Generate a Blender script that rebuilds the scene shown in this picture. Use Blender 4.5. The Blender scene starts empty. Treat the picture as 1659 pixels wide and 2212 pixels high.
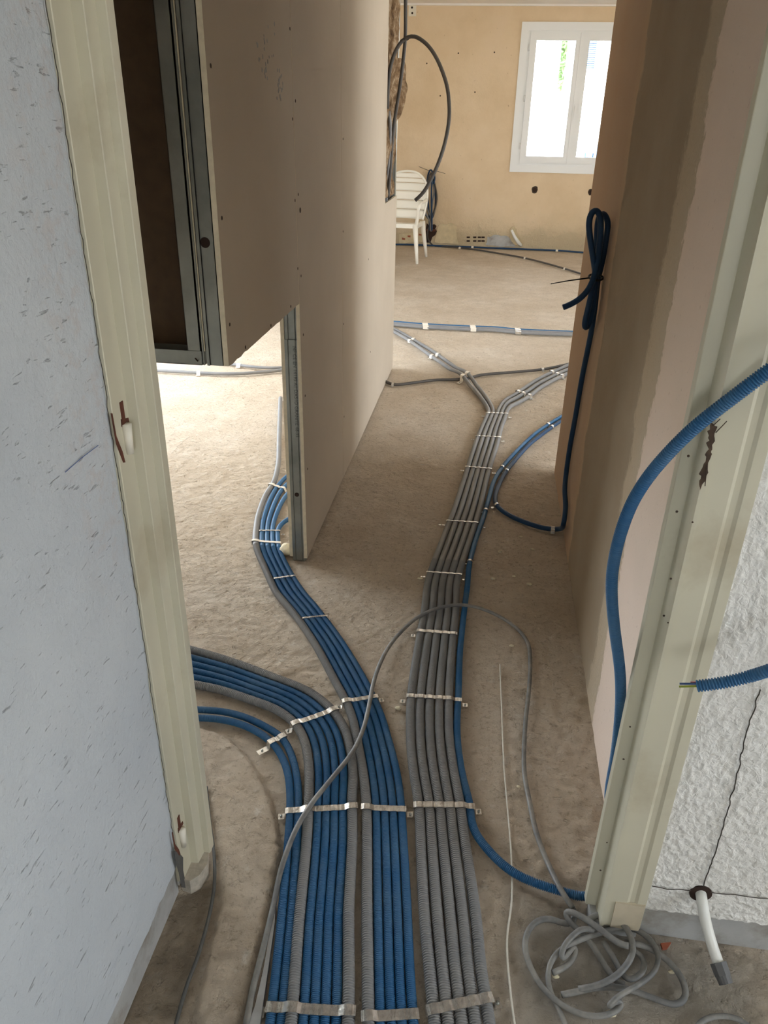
import bpy, math, random
from mathutils import Vector, Matrix, noise
random.seed(7)
sc = bpy.context.scene
COL = sc.collection
PI = math.pi

# ------------------------------------------------------------------ camera
IW, IH, F = 1659.0, 2212.0, 1654.0
YAW, PITCH, ROLL = 0.12630, 0.47408, 0.02175
CAM = Vector((0, 0, 1.5))
_f = Vector((-math.sin(YAW) * math.cos(PITCH), math.cos(YAW) * math.cos(PITCH), -math.sin(PITCH)))
_r = Vector((math.cos(YAW), math.sin(YAW), 0))
_u = _r.cross(_f)
RT = _r * math.cos(ROLL) + _u * math.sin(ROLL)
UP = _u * math.cos(ROLL) - _r * math.sin(ROLL)
cd = bpy.data.cameras.new('camera')
cd.sensor_fit = 'HORIZONTAL'
cd.sensor_width = 36.0
cd.lens = 36.0 * F / IW
cd.clip_start = 0.02
cam = bpy.data.objects.new('camera', cd)
COL.objects.link(cam)
M = Matrix((RT, UP, -_f)).transposed().to_4x4()
M.translation = CAM
cam.matrix_world = M
sc.camera = cam

# ------------------------------------------------------------------ sky, daylight
w = bpy.data.worlds.new('sky')
sc.world = w
w.use_nodes = True
wn = w.node_tree
wn.nodes.clear()
_o = wn.nodes.new('ShaderNodeOutputWorld')
_b = wn.nodes.new('ShaderNodeBackground')
_b.inputs['Color'].default_value = (0.86, 0.93, 1.0, 1)
_b.inputs['Strength'].default_value = 8.0
wn.links.new(_b.outputs[0], _o.inputs[0])

sd = bpy.data.lights.new('sun', 'SUN')
sd.energy = 12.0
sd.angle = 0.01
sd.color = (1.0, 0.94, 0.85)
sun = bpy.data.objects.new('sun', sd)
sun.rotation_euler = (math.radians(38), 0, math.radians(25))
COL.objects.link(sun)

def portal(name, loc, rot, sx, sy):
    l = bpy.data.lights.new(name, 'AREA')
    l.shape = 'RECTANGLE'
    l.size, l.size_y = sx, sy
    l.cycles.is_portal = True
    o = bpy.data.objects.new(name, l)
    o.location = loc
    o.rotation_euler = rot
    COL.objects.link(o)

vs = sc.view_settings
vs.view_transform = 'Standard'
vs.look = 'None'
vs.exposure = 0.40
vs.gamma = 1.0
vs.use_curve_mapping = False
sc.cycles.use_denoising = True
sc.cycles.max_bounces = 10
sc.cycles.diffuse_bounces = 8
sc.cycles.glossy_bounces = 3
sc.cycles.transmission_bounces = 4
sc.cycles.transparent_max_bounces = 8
sc.cycles.sample_clamp_indirect = 6.0

# ------------------------------------------------------------------ measuring helpers (photo pixel + known plane -> point in the place)
def ray(u, v):
    return RT * ((u - IW / 2) / F) - UP * ((v - IH / 2) / F) + _f
def fl(u, v, z=0.0):
    d = ray(u, v)
    return CAM + d * ((z - CAM.z) / d.z)
def onx(u, v, X):
    d = ray(u, v)
    return CAM + d * (X / d.x)
def ony(u, v, Y):
    d = ray(u, v)
    return CAM + d * (Y / d.y)
def dep(u, v, D):
    return CAM + ray(u, v) * D

# ------------------------------------------------------------------ materials
def srgb(r, g, b):
    f = lambda c: c / 12.92 if c <= 0.04045 else ((c + 0.055) / 1.055) ** 2.4
    return (f(r / 255), f(g / 255), f(b / 255), 1)

class NT:
    def __init__(s, name):
        s.m = bpy.data.materials.new(name)
        s.m.use_nodes = True
        s.t = s.m.node_tree
        s.b = s.t.nodes['Principled BSDF']
        s.tc = s.t.nodes.new('ShaderNodeTexCoord').outputs['Object']
    def n(s, kind, **kw):
        x = s.t.nodes.new(kind)
        for k, v in kw.items():
            if k in x.inputs:
                x.inputs[k].default_value = v
            else:
                setattr(x, k, v)
        return x
    def l(s, a, b):
        s.t.links.new(a, b)
    def noise(s, scale, detail=3, rough=0.55, dist=0.0, vec=None):
        x = s.n('ShaderNodeTexNoise', Scale=scale, Detail=detail, Roughness=rough, Distortion=dist)
        s.l(vec or s.tc, x.inputs['Vector'])
        return x.outputs['Fac']
    def ramp(s, fac, stops):
        x = s.n('ShaderNodeValToRGB')
        e = x.color_ramp.elements
        while len(e) > 1:
            e.remove(e[-1])
        e[0].position, e[0].color = stops[0][0], stops[0][1] if isinstance(stops[0][1], tuple) else (stops[0][1],) * 3 + (1,)
        for p, c in stops[1:]:
            q = e.new(p)
            q.color = c if isinstance(c, tuple) else (c, c, c, 1)
        s.l(fac, x.inputs['Fac'])
        return x.outputs['Color']
    def mix(s, fac, a, b, mode='MIX'):
        x = s.n('ShaderNodeMix', data_type='RGBA', blend_type=mode)
        for v, i in ((fac, 0), (a, 6), (b, 7)):
            if isinstance(v, (float, int, tuple)):
                x.inputs[i].default_value = v
            else:
                s.l(v, x.inputs[i])
        return x.outputs[2]
    def math(s, op, a, b=0.0, c=None):
        x = s.n('ShaderNodeMath', operation=op)
        for v, i in ((a, 0), (b, 1), (c, 2)):
            if v is None: continue
            if isinstance(v, (float, int)):
                x.inputs[i].default_value = v
            else:
                s.l(v, x.inputs[i])
        return x.outputs[0]
    def bump(s, h, strength, dist, prev=None):
        x = s.n('ShaderNodeBump', Strength=strength, Distance=dist)
        s.l(h, x.inputs['Height'])
        if prev: s.l(prev, x.inputs['Normal'])
        s.l(x.outputs[0], s.b.inputs['Normal'])
        return x.outputs[0]
    def base(s, c):
        if isinstance(c, tuple): s.b.inputs['Base Color'].default_value = c
        else: s.l(c, s.b.inputs['Base Color'])
    def set(s, **kw):
        for k, v in kw.items():
            s.b.inputs[k.replace('_', ' ')].default_value = v

MAT = {}
def simple(name, rgb, rough=0.6, metal=0.0, var=0.0, scale=20, spec=0.5, dirt=None, dirt_at=(0.55, 0.7), dscale=6):
    t = NT(name)
    c = srgb(*rgb)
    t.set(Roughness=rough, Metallic=metal, Specular_IOR_Level=spec)
    out = c
    if var:
        lo = tuple(x * (1 - var) for x in c[:3]) + (1,)
        hi = tuple(min(1, x * (1 + var)) for x in c[:3]) + (1,)
        out = t.ramp(t.noise(scale, 4), [(0.3, lo), (0.7, hi)])
    if dirt:
        m = t.ramp(t.noise(dscale, 6, 0.65), [(dirt_at[0], 0.0), (dirt_at[1], 1.0)])
        out = t.mix(m, out, srgb(*dirt))
    t.base(out)
    MAT[name] = t.m
    return t

# floor: dusty screed
def floor_mat():
    t = NT('screed')
    big = t.noise(1.7, 5, 0.6)
    mid = t.noise(9, 6, 0.65)
    fine = t.noise(70, 6, 0.7)
    c = t.ramp(big, [(0.3, srgb(200, 183, 161)), (0.5, srgb(212, 197, 177)), (0.72, srgb(222, 210, 194))])
    c = t.mix(t.ramp(mid, [(0.35, 0.0), (0.75, 0.55)]), c, srgb(184, 168, 148))
    c = t.mix(t.ramp(fine, [(0.3, 0.75), (0.46, 0.0)]), c, srgb(158, 142, 120))
    c = t.mix(t.ramp(t.noise(23, 6, 0.7), [(0.58, 0.0), (0.72, 0.6)]), c, srgb(224, 218, 208))
    at = t.n('ShaderNodeAttribute', attribute_name='stain')
    c = t.mix(t.math('MULTIPLY', at.outputs['Fac'], t.ramp(t.noise(14, 5, 0.6), [(0.3, 0.65), (0.6, 1.0)])), c, srgb(124, 112, 96))
    at2 = t.n('ShaderNodeAttribute', attribute_name='grey')
    c = t.mix(t.math('MULTIPLY', at2.outputs['Fac'], 0.8), c, srgb(158, 152, 142))
    t.base(c)
    t.set(Roughness=0.95, Specular_IOR_Level=0.15)
    mp = t.n('ShaderNodeMapping')
    mp.inputs['Rotation'].default_value = (0, 0, 0.5)
    mp.inputs['Scale'].default_value = (1.0, 1.5, 1.0)
    t.l(t.tc, mp.inputs['Vector'])
    n1 = t.noise(26, 8, 0.68, 0.6, mp.outputs[0])
    b = t.bump(n1, 1.0, 0.012)
    pit = t.ramp(t.noise(48, 3, 0.5), [(0.28, 0.0), (0.4, 1.0)])
    b = t.bump(pit, 0.9, 0.005, b)
    b = t.bump(t.noise(75, 6, 0.7), 1.0, 0.006, b)
    t.bump(t.noise(200, 4, 0.6), 0.6, 0.002, b)
    MAT['screed'] = t.m
floor_mat()

def corridor_wall_mat():
    # three plasters side by side, told apart by where they stand along the wall
    t = NT('patched plaster')
    sep = t.n('ShaderNodeSeparateXYZ')
    t.l(t.tc, sep.inputs[0])
    wob = t.math('MULTIPLY_ADD', t.noise(5, 5, 0.6), 0.16, -0.08)
    wob2 = t.math('MULTIPLY_ADD', t.noise(60, 3, 0.6), 0.05, -0.025)
    y = t.math('ADD', t.math('ADD', sep.outputs['Y'], wob), wob2)
    yn = t.math('DIVIDE', t.math('SUBTRACT', y, 1.0), 3.0)
    P = lambda Y: (Y - 1.0) / 3.0
    pink, rough_, grey, tan = srgb(236, 217, 202), srgb(196, 180, 156), srgb(162, 146, 124), srgb(190, 162, 136)
    c = t.ramp(yn, [(0.0, pink), (P(1.715), pink), (P(1.725), rough_), (P(1.84), rough_), (P(1.86), grey), (P(2.6), grey), (P(2.61), srgb(198, 172, 142)), (P(2.7), tan), (1.0, tan)])
    c = t.mix(t.ramp(t.noise(3, 4), [(0.35, 0.0), (0.75, 0.25)]), c, srgb(200, 190, 172))
    c = t.mix(t.ramp(t.noise(90, 3), [(0.24, 0.3), (0.34, 0.0)]), c, srgb(130, 105, 85))
    t.base(c)
    t.set(Roughness=0.9, Specular_IOR_Level=0.2)
    rg = t.ramp(yn, [(0.0, 0.12), (P(1.70), 0.12), (P(1.73), 1.0), (P(1.84), 1.0), (P(1.88), 0.25), (P(2.55), 0.25), (P(2.6), 0.8), (P(2.68), 0.15)])
    h = t.math('MULTIPLY', t.noise(45, 5, 0.65), rg)
    b = t.bump(h, 0.9, 0.006)
    t.bump(t.noise(220, 2), 0.25, 0.0015, b)
    MAT['patched'] = t.m
corridor_wall_mat()

def far_wall_mat():
    t = NT('ochre plaster')
    sep = t.n('ShaderNodeSeparateXYZ')
    t.l(t.tc, sep.inputs[0])
    c = t.ramp(t.noise(1.6, 5, 0.6), [(0.3, srgb(214, 190, 156)), (0.55, srgb(224, 202, 170)), (0.8, srgb(226, 204, 178))])
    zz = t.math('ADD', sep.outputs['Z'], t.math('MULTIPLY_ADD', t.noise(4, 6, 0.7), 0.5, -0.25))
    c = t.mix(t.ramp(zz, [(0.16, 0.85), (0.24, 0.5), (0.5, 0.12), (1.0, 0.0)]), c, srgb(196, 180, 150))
    c = t.mix(t.ramp(t.noise(26, 4, 0.6), [(0.27, 0.55), (0.33, 0.0)]), c, srgb(150, 120, 92))
    t.base(c)
    t.set(Roughness=0.92, Specular_IOR_Level=0.2)
    k = t.ramp(zz, [(0.15, 1.0), (0.35, 0.15)])
    t.bump(t.math('MULTIPLY', t.noise(20, 7, 0.7), k), 1.0, 0.03)
    MAT['far'] = t.m
far_wall_mat()

def pitted_white():
    t = NT('pitted white paint')
    c = t.ramp(t.noise(3, 4), [(0.3, srgb(186, 192, 198)), (0.7, srgb(198, 203, 207))])
    mp = t.n('ShaderNodeMapping')
    mp.inputs['Scale'].default_value = (1, 0.32, 1.35)
    t.l(t.tc, mp.inputs['Vector'])
    pits = t.ramp(t.noise(105, 4, 0.6, 0.3, mp.outputs[0]), [(0.28, 0.0), (0.36, 1.0)])
    c = t.mix(pits, srgb(158, 162, 166), c)
    # brownish rub marks near the door frame
    sep = t.n('ShaderNodeSeparateXYZ')
    t.l(t.tc, sep.inputs[0])
    near = t.math('MULTIPLY', t.ramp(sep.outputs['Y'], [(0.86, 0.0), (0.96, 1.0)]), t.ramp(sep.outputs['Z'], [(0.75, 0.0), (0.95, 1.0)]))
    c = t.mix(t.math('MULTIPLY', near, t.ramp(t.noise(34, 5, 0.7), [(0.5, 0.0), (0.62, 0.22)])), c, srgb(188, 165, 152))
    t.base(c)
    t.set(Roughness=0.8, Specular_IOR_Level=0.25)
    b = t.bump(pits, 0.7, 0.003)
    t.bump(t.noise(85, 4, 0.6), 0.8, 0.003, b)
    MAT['white wall'] = t.m
pitted_white()

def roughcast():
    t = NT('white roughcast paint')
    t.base(t.ramp(t.noise(25, 3), [(0.3, srgb(216, 214, 208)), (0.7, srgb(230, 228, 223))]))
    t.set(Roughness=0.75, Specular_IOR_Level=0.3)
    b = t.bump(t.noise(95, 3, 0.5, 0.8), 0.8, 0.005)
    t.bump(t.noise(300, 2), 0.3, 0.001, b)
    MAT['roughcast'] = t.m
roughcast()

def conduit_mat(name, rgb, dust, amt):
    t = NT(name)
    c = t.mix(t.math('MULTIPLY', t.ramp(t.noise(9, 5, 0.7), [(0.4, 0.05), (0.7, 1.0)]), amt), srgb(*rgb), srgb(*dust))
    t.base(c)
    t.set(Roughness=0.5, Specular_IOR_Level=0.35)
    t.bump(t.noise(260, 2), 0.3, 0.0006)
    MAT[name] = t.m
conduit_mat('blue', (32, 92, 138), (112, 138, 150), 0.3)
conduit_mat('blue shaded', (26, 60, 94), (40, 70, 98), 0.2)  # same blue conduit, with the shade on it put into the colour
conduit_mat('grey', (126, 126, 127), (150, 147, 142), 0.5)
conduit_mat('grey dark', (74, 70, 66), (96, 90, 84), 0.4)
conduit_mat('cable grey', (104, 104, 104), (160, 156, 148), 0.85)
simple('cable dark', (84, 84, 82), 0.6, var=0.15, scale=60)
simple('pvc white', (226, 226, 220), 0.35)
simple('cap grey', (92, 92, 92), 0.5)
simple('black tie', (22, 22, 24), 0.45)
simple('white tie', (232, 224, 210), 0.5)
simple('cord', (214, 208, 196), 0.8, var=0.08, scale=90)
simple('wire blue', (40, 70, 120), 0.4)
simple('wire green', (150, 160, 50), 0.4)
simple('wire red', (150, 40, 36), 0.4)
simple('cream', (198, 193, 172), 0.42, var=0.05, scale=4, dirt=(176, 166, 142), dirt_at=(0.55, 0.8), dscale=5)
simple('cream light', (226, 220, 204), 0.4, var=0.04, scale=5)
simple('rust', (92, 50, 34), 0.85, var=0.35, scale=60)
simple('dark gouge', (70, 56, 44), 0.95, var=0.4, scale=70)
simple('crack', (70, 64, 58), 1.0)
simple('skim tan', (196, 184, 160), 0.8, var=0.08, scale=30)
simple('pvc window', (236, 238, 238), 0.35)
simple('ceiling paint', (236, 232, 226), 0.8, var=0.03, scale=3)
simple('white plain', (226, 226, 224), 0.8)
simple('skim grey', (168, 168, 166), 0.9, var=0.12, scale=12, dirt=(140, 134, 124), dirt_at=(0.5, 0.7), dscale=9)
simple('board edge', (214, 202, 176), 0.95, var=0.08, scale=60)
simple('concrete lump', (216, 206, 178), 0.95, var=0.1, scale=30)
simple('mortar', (168, 168, 166), 0.95, var=0.12, scale=30)
simple('old plaster', (200, 184, 150), 0.95, var=0.14, scale=14)
simple('screed lump', (176, 168, 154), 0.95, var=0.2, scale=70)
simple('brick red', (150, 84, 60), 0.95, var=0.2, scale=20)
simple('hollow', (50, 34, 26), 1.0, var=0.3, scale=20)
simple('chair plastic', (240, 236, 224), 0.28, spec=0.5)
simple('shutter', (96, 128, 170), 0.6)
simple('leaf', (150, 180, 130), 0.8, var=0.3, scale=4)
simple('facade', (240, 238, 232), 0.9)
simple('ground', (186, 182, 174), 0.95, var=0.1, scale=1)
simple('roof', (160, 92, 70), 0.9)
simple('pencil blue', (90, 110, 160), 0.9)

def board_mat():
    t = NT('plasterboard paper')
    c = t.ramp(t.noise(2.2, 4), [(0.3, srgb(186, 174, 157)), (0.7, srgb(195, 183, 166))])
    c = t.mix(t.ramp(t.noise(130, 3, 0.7), [(0.25, 0.2), (0.4, 0.0)]), c, srgb(160, 146, 126))
    t.base(c)
    t.set(Roughness=0.85, Specular_IOR_Level=0.2)
    t.bump(t.noise(180, 2), 0.15, 0.0006)
    MAT['board'] = t.m
    t = NT('brown board back')
    t.base(t.ramp(t.noise(30, 4), [(0.3, srgb(74, 57, 42)), (0.7, srgb(84, 66, 48))]))
    t.set(Roughness=0.9)
    MAT['board back'] = t.m
    t = NT('galvanised steel')
    c = t.ramp(t.noise(7, 5, 0.6), [(0.3, srgb(128, 130, 124)), (0.7, srgb(160, 161, 154))])
    t.base(c)
    t.set(Roughness=0.42, Metallic=0.75)
    t.bump(t.noise(90, 3), 0.1, 0.0006)
    MAT['steel'] = t.m
    t = NT('shiny perforated band')
    c = t.ramp(t.noise(60, 4, 0.6), [(0.35, srgb(190, 188, 184)), (0.7, srgb(236, 234, 230))])
    t.base(c)
    t.set(Roughness=0.25, Metallic=0.8)
    t.bump(t.noise(110, 2), 0.5, 0.0015)
    MAT['band'] = t.m
    t = NT('mineral wool')
    t.base(t.ramp(t.noise(16, 6, 0.7), [(0.3, srgb(70, 52, 38)), (0.5, srgb(136, 112, 86)), (0.7, srgb(196, 180, 156))]))
    t.set(Roughness=1.0, Specular_IOR_Level=0.05)
    t.bump(t.noise(60, 5, 0.7), 0.9, 0.01)
    MAT['wool'] = t.m
    t = NT('window glass')
    t.t.nodes.remove(t.b)
    out = t.t.nodes['Material Output']
    tr = t.n('ShaderNodeBsdfTransparent')
    gl = t.n('ShaderNodeBsdfGlossy', Roughness=0.02)
    lw = t.n('ShaderNodeFresnel', IOR=1.45)
    mx = t.n('ShaderNodeMixShader')
    t.l(lw.outputs[0], mx.inputs[0]); t.l(tr.outputs[0], mx.inputs[1]); t.l(gl.outputs[0], mx.inputs[2])
    t.l(mx.outputs[0], out.inputs[0])
    MAT['glass'] = t.m
board_mat()

# ------------------------------------------------------------------ mesh helpers
def obj(name, vf, mat, parent=None, smooth=False, **props):
    v, f = vf
    me = bpy.data.meshes.new(name)
    me.from_pydata([tuple(p) for p in v], [], f)
    me.materials.append(MAT[mat])
    if smooth:
        me.polygons.foreach_set('use_smooth', [True] * len(me.polygons))
    me.update()
    o = bpy.data.objects.new(name, me)
    COL.objects.link(o)
    if parent: o.parent = parent
    for k, x in props.items(): o[k] = x
    return o
def empty(name, loc=(0, 0, 0), **props):
    o = bpy.data.objects.new(name, None)
    o.empty_display_size = 0.05
    COL.objects.link(o)
    for k, x in props.items(): o[k] = x
    return o
def join(*parts):
    V, Fc = [], []
    for v, f in parts:
        k = len(V)
        V += list(v)
        Fc += [tuple(i + k for i in q) for q in f]
    return V, Fc
def box(x0, x1, y0, y1, z0, z1):
    v = [(x, y, z) for z in (z0, z1) for y in (y0, y1) for x in (x0, x1)]
    return v, [(0, 2, 3, 1), (4, 5, 7, 6), (0, 1, 5, 4), (2, 6, 7, 3), (0, 4, 6, 2), (1, 3, 7, 5)]
def prism(poly, z0, z1):
    n = len(poly)
    v = [(x, y, z0) for x, y in poly] + [(x, y, z1) for x, y in poly]
    f = [(i, (i + 1) % n, (i + 1) % n + n, i + n) for i in range(n)]
    return v, f + [tuple(range(n - 1, -1, -1)), tuple(range(n, 2 * n))]
def hull_prism(pts, normal, t):
    # polygon of 3-D points thickened along a normal
    n = len(pts)
    N = Vector(normal) * t
    v = [Vector(p) for p in pts] + [Vector(p) + N for p in pts]
    f = [(i, (i + 1) % n, (i + 1) % n + n, i + n) for i in range(n)]
    return v, f + [tuple(range(n - 1, -1, -1)), tuple(range(n, 2 * n))]
def disc(c, axis, r, h, n=20, r2=None):
    axis = Vector(axis).normalized()
    a = axis.orthogonal().normalized()
    b = axis.cross(a)
    r2 = r if r2 is None else r2
    c = Vector(c)
    v = [c + (a * math.cos(2 * PI * i / n) + b * math.sin(2 * PI * i / n)) * r for i in range(n)]
    v += [c + axis * h + (a * math.cos(2 * PI * i / n) + b * math.sin(2 * PI * i / n)) * r2 for i in range(n)]
    f = [(i, (i + 1) % n, (i + 1) % n + n, i + n) for i in range(n)]
    return v, f + [tuple(range(n - 1, -1, -1)), tuple(range(n, 2 * n))]
def catmull(pts, step):
    pts = [Vector(p) for p in pts]
    P = [pts[0] * 2 - pts[1]] + pts + [pts[-1] * 2 - pts[-2]]
    out = []
    for i in range(1, len(P) - 2):
        a, b, c, d = P[i - 1], P[i], P[i + 1], P[i + 2]
        # centripetal parameters keep close waypoints from looping
        t1 = max((b - a).length, 1e-5) ** 0.5
        t2 = t1 + max((c - b).length, 1e-5) ** 0.5
        t3 = t2 + max((d - c).length, 1e-5) ** 0.5
        n = max(2, int((c - b).length / step))
        for k in range(n):
            t = t1 + (t2 - t1) * k / n
            A1 = a * ((t1 - t) / t1) + b * (t / t1)
            A2 = b * ((t2 - t) / (t2 - t1)) + c * ((t - t1) / (t2 - t1))
            A3 = c * ((t3 - t) / (t3 - t2)) + d * ((t - t2) / (t3 - t2))
            B1 = A1 * ((t2 - t) / t2) + A2 * (t / t2)
            B2 = A2 * ((t3 - t) / (t3 - t1)) + A3 * ((t - t1) / (t3 - t1))
            out.append(B1 * ((t2 - t) / (t2 - t1)) + B2 * ((t - t1) / (t2 - t1)))
    out.append(pts[-1])
    return out
def smooth_path(P, it):
    for _ in range(it):
        Q = P[:]
        for i in range(1, len(P) - 1):
            Q[i] = P[i] * 0.5 + (P[i - 1] + P[i + 1]) * 0.25
        P = Q
    return P
def arc(P):
    s = [0.0]
    for a, b in zip(P, P[1:]): s.append(s[-1] + (b - a).length)
    return s
def tube(P, radii, sides=12, flat=1.0, cap=True):
    n = len(P)
    T = [(P[min(i + 1, n - 1)] - P[max(i - 1, 0)]).normalized() for i in range(n)]
    up = Vector((0, 0, 1))
    if abs(T[0].dot(up)) > 0.9: up = Vector((0, 1, 0))
    N = (up - T[0] * up.dot(T[0])).normalized()
    v, f = [], []
    cs = [(math.cos(2 * PI * k / sides), math.sin(2 * PI * k / sides)) for k in range(sides)]
    for i in range(n):
        N = (N - T[i] * N.dot(T[i])).normalized()
        B = T[i].cross(N)
        r = radii[i] if hasattr(radii, '__len__') else radii
        for c, s in cs:
            v.append(P[i] + N * (c * r * flat) + B * (s * r))
    for i in range(n - 1):
        a, b = i * sides, (i + 1) * sides
        for k in range(sides):
            k2 = (k + 1) % sides
            f.append((a + k, b + k, b + k2, a + k2))
    if cap:
        f.append(tuple(range(sides)))
        f.append(tuple(range(n * sides - 1, (n - 1) * sides - 1, -1)))
    return v, f
def corrugated(P, r, pitch, far=2.5, sides=12):
    # P densely sampled centre line; ridges as geometry as long as y < far
    s = arc(P)
    Q, R = [], []
    total, j, pos, k = s[-1], 0, 0.0, 0
    offs = ((0.0, 0.97), (0.22, 1.0), (0.44, 0.97), (0.58, 0.79), (0.88, 0.79))
    def at(x):
        nonlocal j
        while j < len(s) - 2 and s[j + 1] < x: j += 1
        t = (x - s[j]) / max(s[j + 1] - s[j], 1e-9)
        return P[j].lerp(P[j + 1], min(max(t, 0), 1))
    while pos < total:
        p = at(pos)
        if p.y < far:
            for o, q in offs:
                x = pos + o * pitch
                if x >= total: break
                Q.append(at(x)); R.append(r * q)
            pos += pitch
        else:
            Q.append(p); R.append(r * 0.97)
            pos += 0.006 if p.y < 4 else 0.02
    return tube(Q, R, sides)

# ------------------------------------------------------------------ room shell
H = 2.72
def wall(name, parts, mat, **kw):
    return obj(name, join(*parts), mat, kind='structure', **kw)
def pierced_y(x0, x1, y0, y1, holes, z1=H):      # wall across X with holes (hx0,hx1,hz0,hz1)
    parts, x = [box(x0, x1, y0, y1, -0.06, 0)], x0
    for a, b, c, d in sorted(holes):
        parts.append(box(x, a, y0, y1, 0, z1))
        if c > 0: parts.append(box(a, b, y0, y1, 0, c))
        if d < z1: parts.append(box(a, b, y0, y1, d, z1))
        x = b
    parts.append(box(x, x1, y0, y1, 0, z1))
    return parts
def pierced_x(x0, x1, y0, y1, holes, z1=H):
    parts, y = [box(x0, x1, y0, y1, -0.06, 0)], y0
    for a, b, c, d in sorted(holes):
        parts.append(box(x0, x1, y, a, 0, z1))
        if c > 0: parts.append(box(x0, x1, a, b, 0, c))
        if d < z1: parts.append(box(x0, x1, a, b, d, z1))
        y = b
    parts.append(box(x0, x1, y, y1, 0, z1))
    return parts
YF = 10.73           # far wall
XL, XR = -2.75, 3.2   # side walls of the rooms beyond the door
YN, YD = -2.9, 1.08  # near room: back wall, door wall face
WALLX = -0.556       # white wall beside the camera
WX0, WX1, WZ0, WZ1 = 0.20, 1.62, 0.985, 2.50
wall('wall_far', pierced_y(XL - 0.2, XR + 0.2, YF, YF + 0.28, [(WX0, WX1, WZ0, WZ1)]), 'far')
wall('wall_far_left', pierced_x(XL - 0.25, XL, 1.0, YF, [(3.0, 5.8, 0.0, 2.3)]), 'white plain')
wall('wall_far_right', pierced_x(XR, XR + 0.25, 1.0, YF, [(1.5, 3.6, 0.0, 2.3), (6.6, 7.8, 0.9, 2.2)]), 'white plain')
wall('wall_near_back', pierced_y(-0.7, 2.9, YN - 0.25, YN, [(0.2, 1.0, 0.9, 1.9)]), 'white plain')  # unseen back window, added to bring more light onto the near floor
wall('wall_near_right', pierced_x(2.7, 2.95, YN, 1.08, [(-0.6, 0.5, 0.5, 1.8)]), 'white plain')
obj('ceiling', box(XL - 0.3, XR + 0.3, YN - 0.3, YF + 0.3, H, H + 0.2), 'ceiling paint', kind='structure')
# coving strip at the top of the far wall
obj('trim_1', box(XL, XR, YF - 0.03, YF, 2.70, H), 'ceiling paint', kind='structure')
portal('far_right_window_portal', (XR + 0.1, 2.55, 1.15), (0, PI / 2, 0), 2.3, 2.1)
portal('right_back_window_portal', (XR + 0.1, 7.2, 1.55), (0, PI / 2, 0), 1.3, 1.2)
portal('left_window_portal', (XL - 0.1, 4.4, 1.15), (0, -PI / 2, 0), 2.3, 2.8)
portal('near_back_fill_window_portal', (0.6, YN - 0.1, 1.4), (PI / 2, 0, 0), 0.8, 1.0)
portal('near_right_window_portal', (2.8, -0.05, 1.15), (0, PI / 2, 0), 1.3, 1.1)
portal('far_window_portal', (0.91, YF + 0.26, 1.74), (-PI / 2, 0, 0), 1.42, 1.5)

# white wall on the left (pitted paint above, grey skim band below, floor-level joint)
obj('wall_left', join(box(WALLX - 0.1, WALLX - 0.006, YN, 1.035, 0, H)), 'skim grey', kind='structure')
def sheet(name, f, n, m, mat, parent=None, smooth=True, **kw):
    v = [f(i / n, j / m) for j in range(m + 1) for i in range(n + 1)]
    fc = [(j * (n + 1) + i, j * (n + 1) + i + 1, (j + 1) * (n + 1) + i + 1, (j + 1) * (n + 1) + i) for j in range(m) for i in range(n)]
    return obj(name, (v, fc), mat, parent, smooth, **kw)
wl = bpy.data.objects['wall_left']
def lw(a, b):
    y = YN + (1.035 - YN) * a
    base = 0.088 + 0.010 * noise.noise(Vector((y * 9, 0, 0))) + 0.006 * noise.noise(Vector((y * 40, 3, 0)))
    z = base + (H - base) * b ** 1.6
    e = 0.0022 * noise.noise(Vector((y * 14, z * 14, 1)))
    if a > 0.995:
        y += 0.004 * noise.noise(Vector((z * 22, 5, 0))) + 0.003 * noise.noise(Vector((z * 70, 8, 0)))
    return (WALLX + e - (0.006 if b == 0 else 0), y, z)
sheet('plaster_coat', lw, 420, 260, 'white wall', wl)

# door wall seen on the right: roughcast above a grey strip where the skirting came off
obj('wall_right', join(box(0.352, 2.7, 1.088, 1.14, 0, H)), 'skim grey', kind='structure')
wr = bpy.data.objects['wall_right']
HC = ony(1513, 1927, 1.08)      # centre of the drilled hole
def rw(a, b):
    x = 0.411 + (2.7 - 0.411) * (a ** 2.0)
    base = 0.088 + 0.006 * noise.noise(Vector((x * 12, 0, 0))) + 0.003 * noise.noise(Vector((x * 60, 3, 0)))
    z = base + (H - base) * b ** 1.9
    q = Vector((x * 75, z * 75, 0))
    e = noise.noise(q) + 0.6 * noise.noise(q * 2.1)
    e = abs(e) ** 0.7 * (1 if e > 0 else -0.5)
    return (x, 1.0785 - 0.0026 * e + (0.009 if b == 0 else 0), z)
sheet('plaster_coat', rw, 420, 420, 'roughcast', wr)
# the wall to the left of the door, out of sight behind the frame
obj('wall_left_return', box(XL, -0.566, 1.05, 1.128, 0, H), 'white plain', kind='structure')
obj('door_lintel', box(-0.57, 0.36, 1.06, 1.13, 2.06, H), 'white plain', kind='structure')

# corridor wall on the right with three different plasters
wall('wall_corridor_right', [box(0.386, 0.50, 1.14, 3.47, -0.05, H)], 'patched')
obj('wall_right_return', box(2.7, XR, 1.0, 1.14, 0, H), 'white plain', kind='structure')

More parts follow.
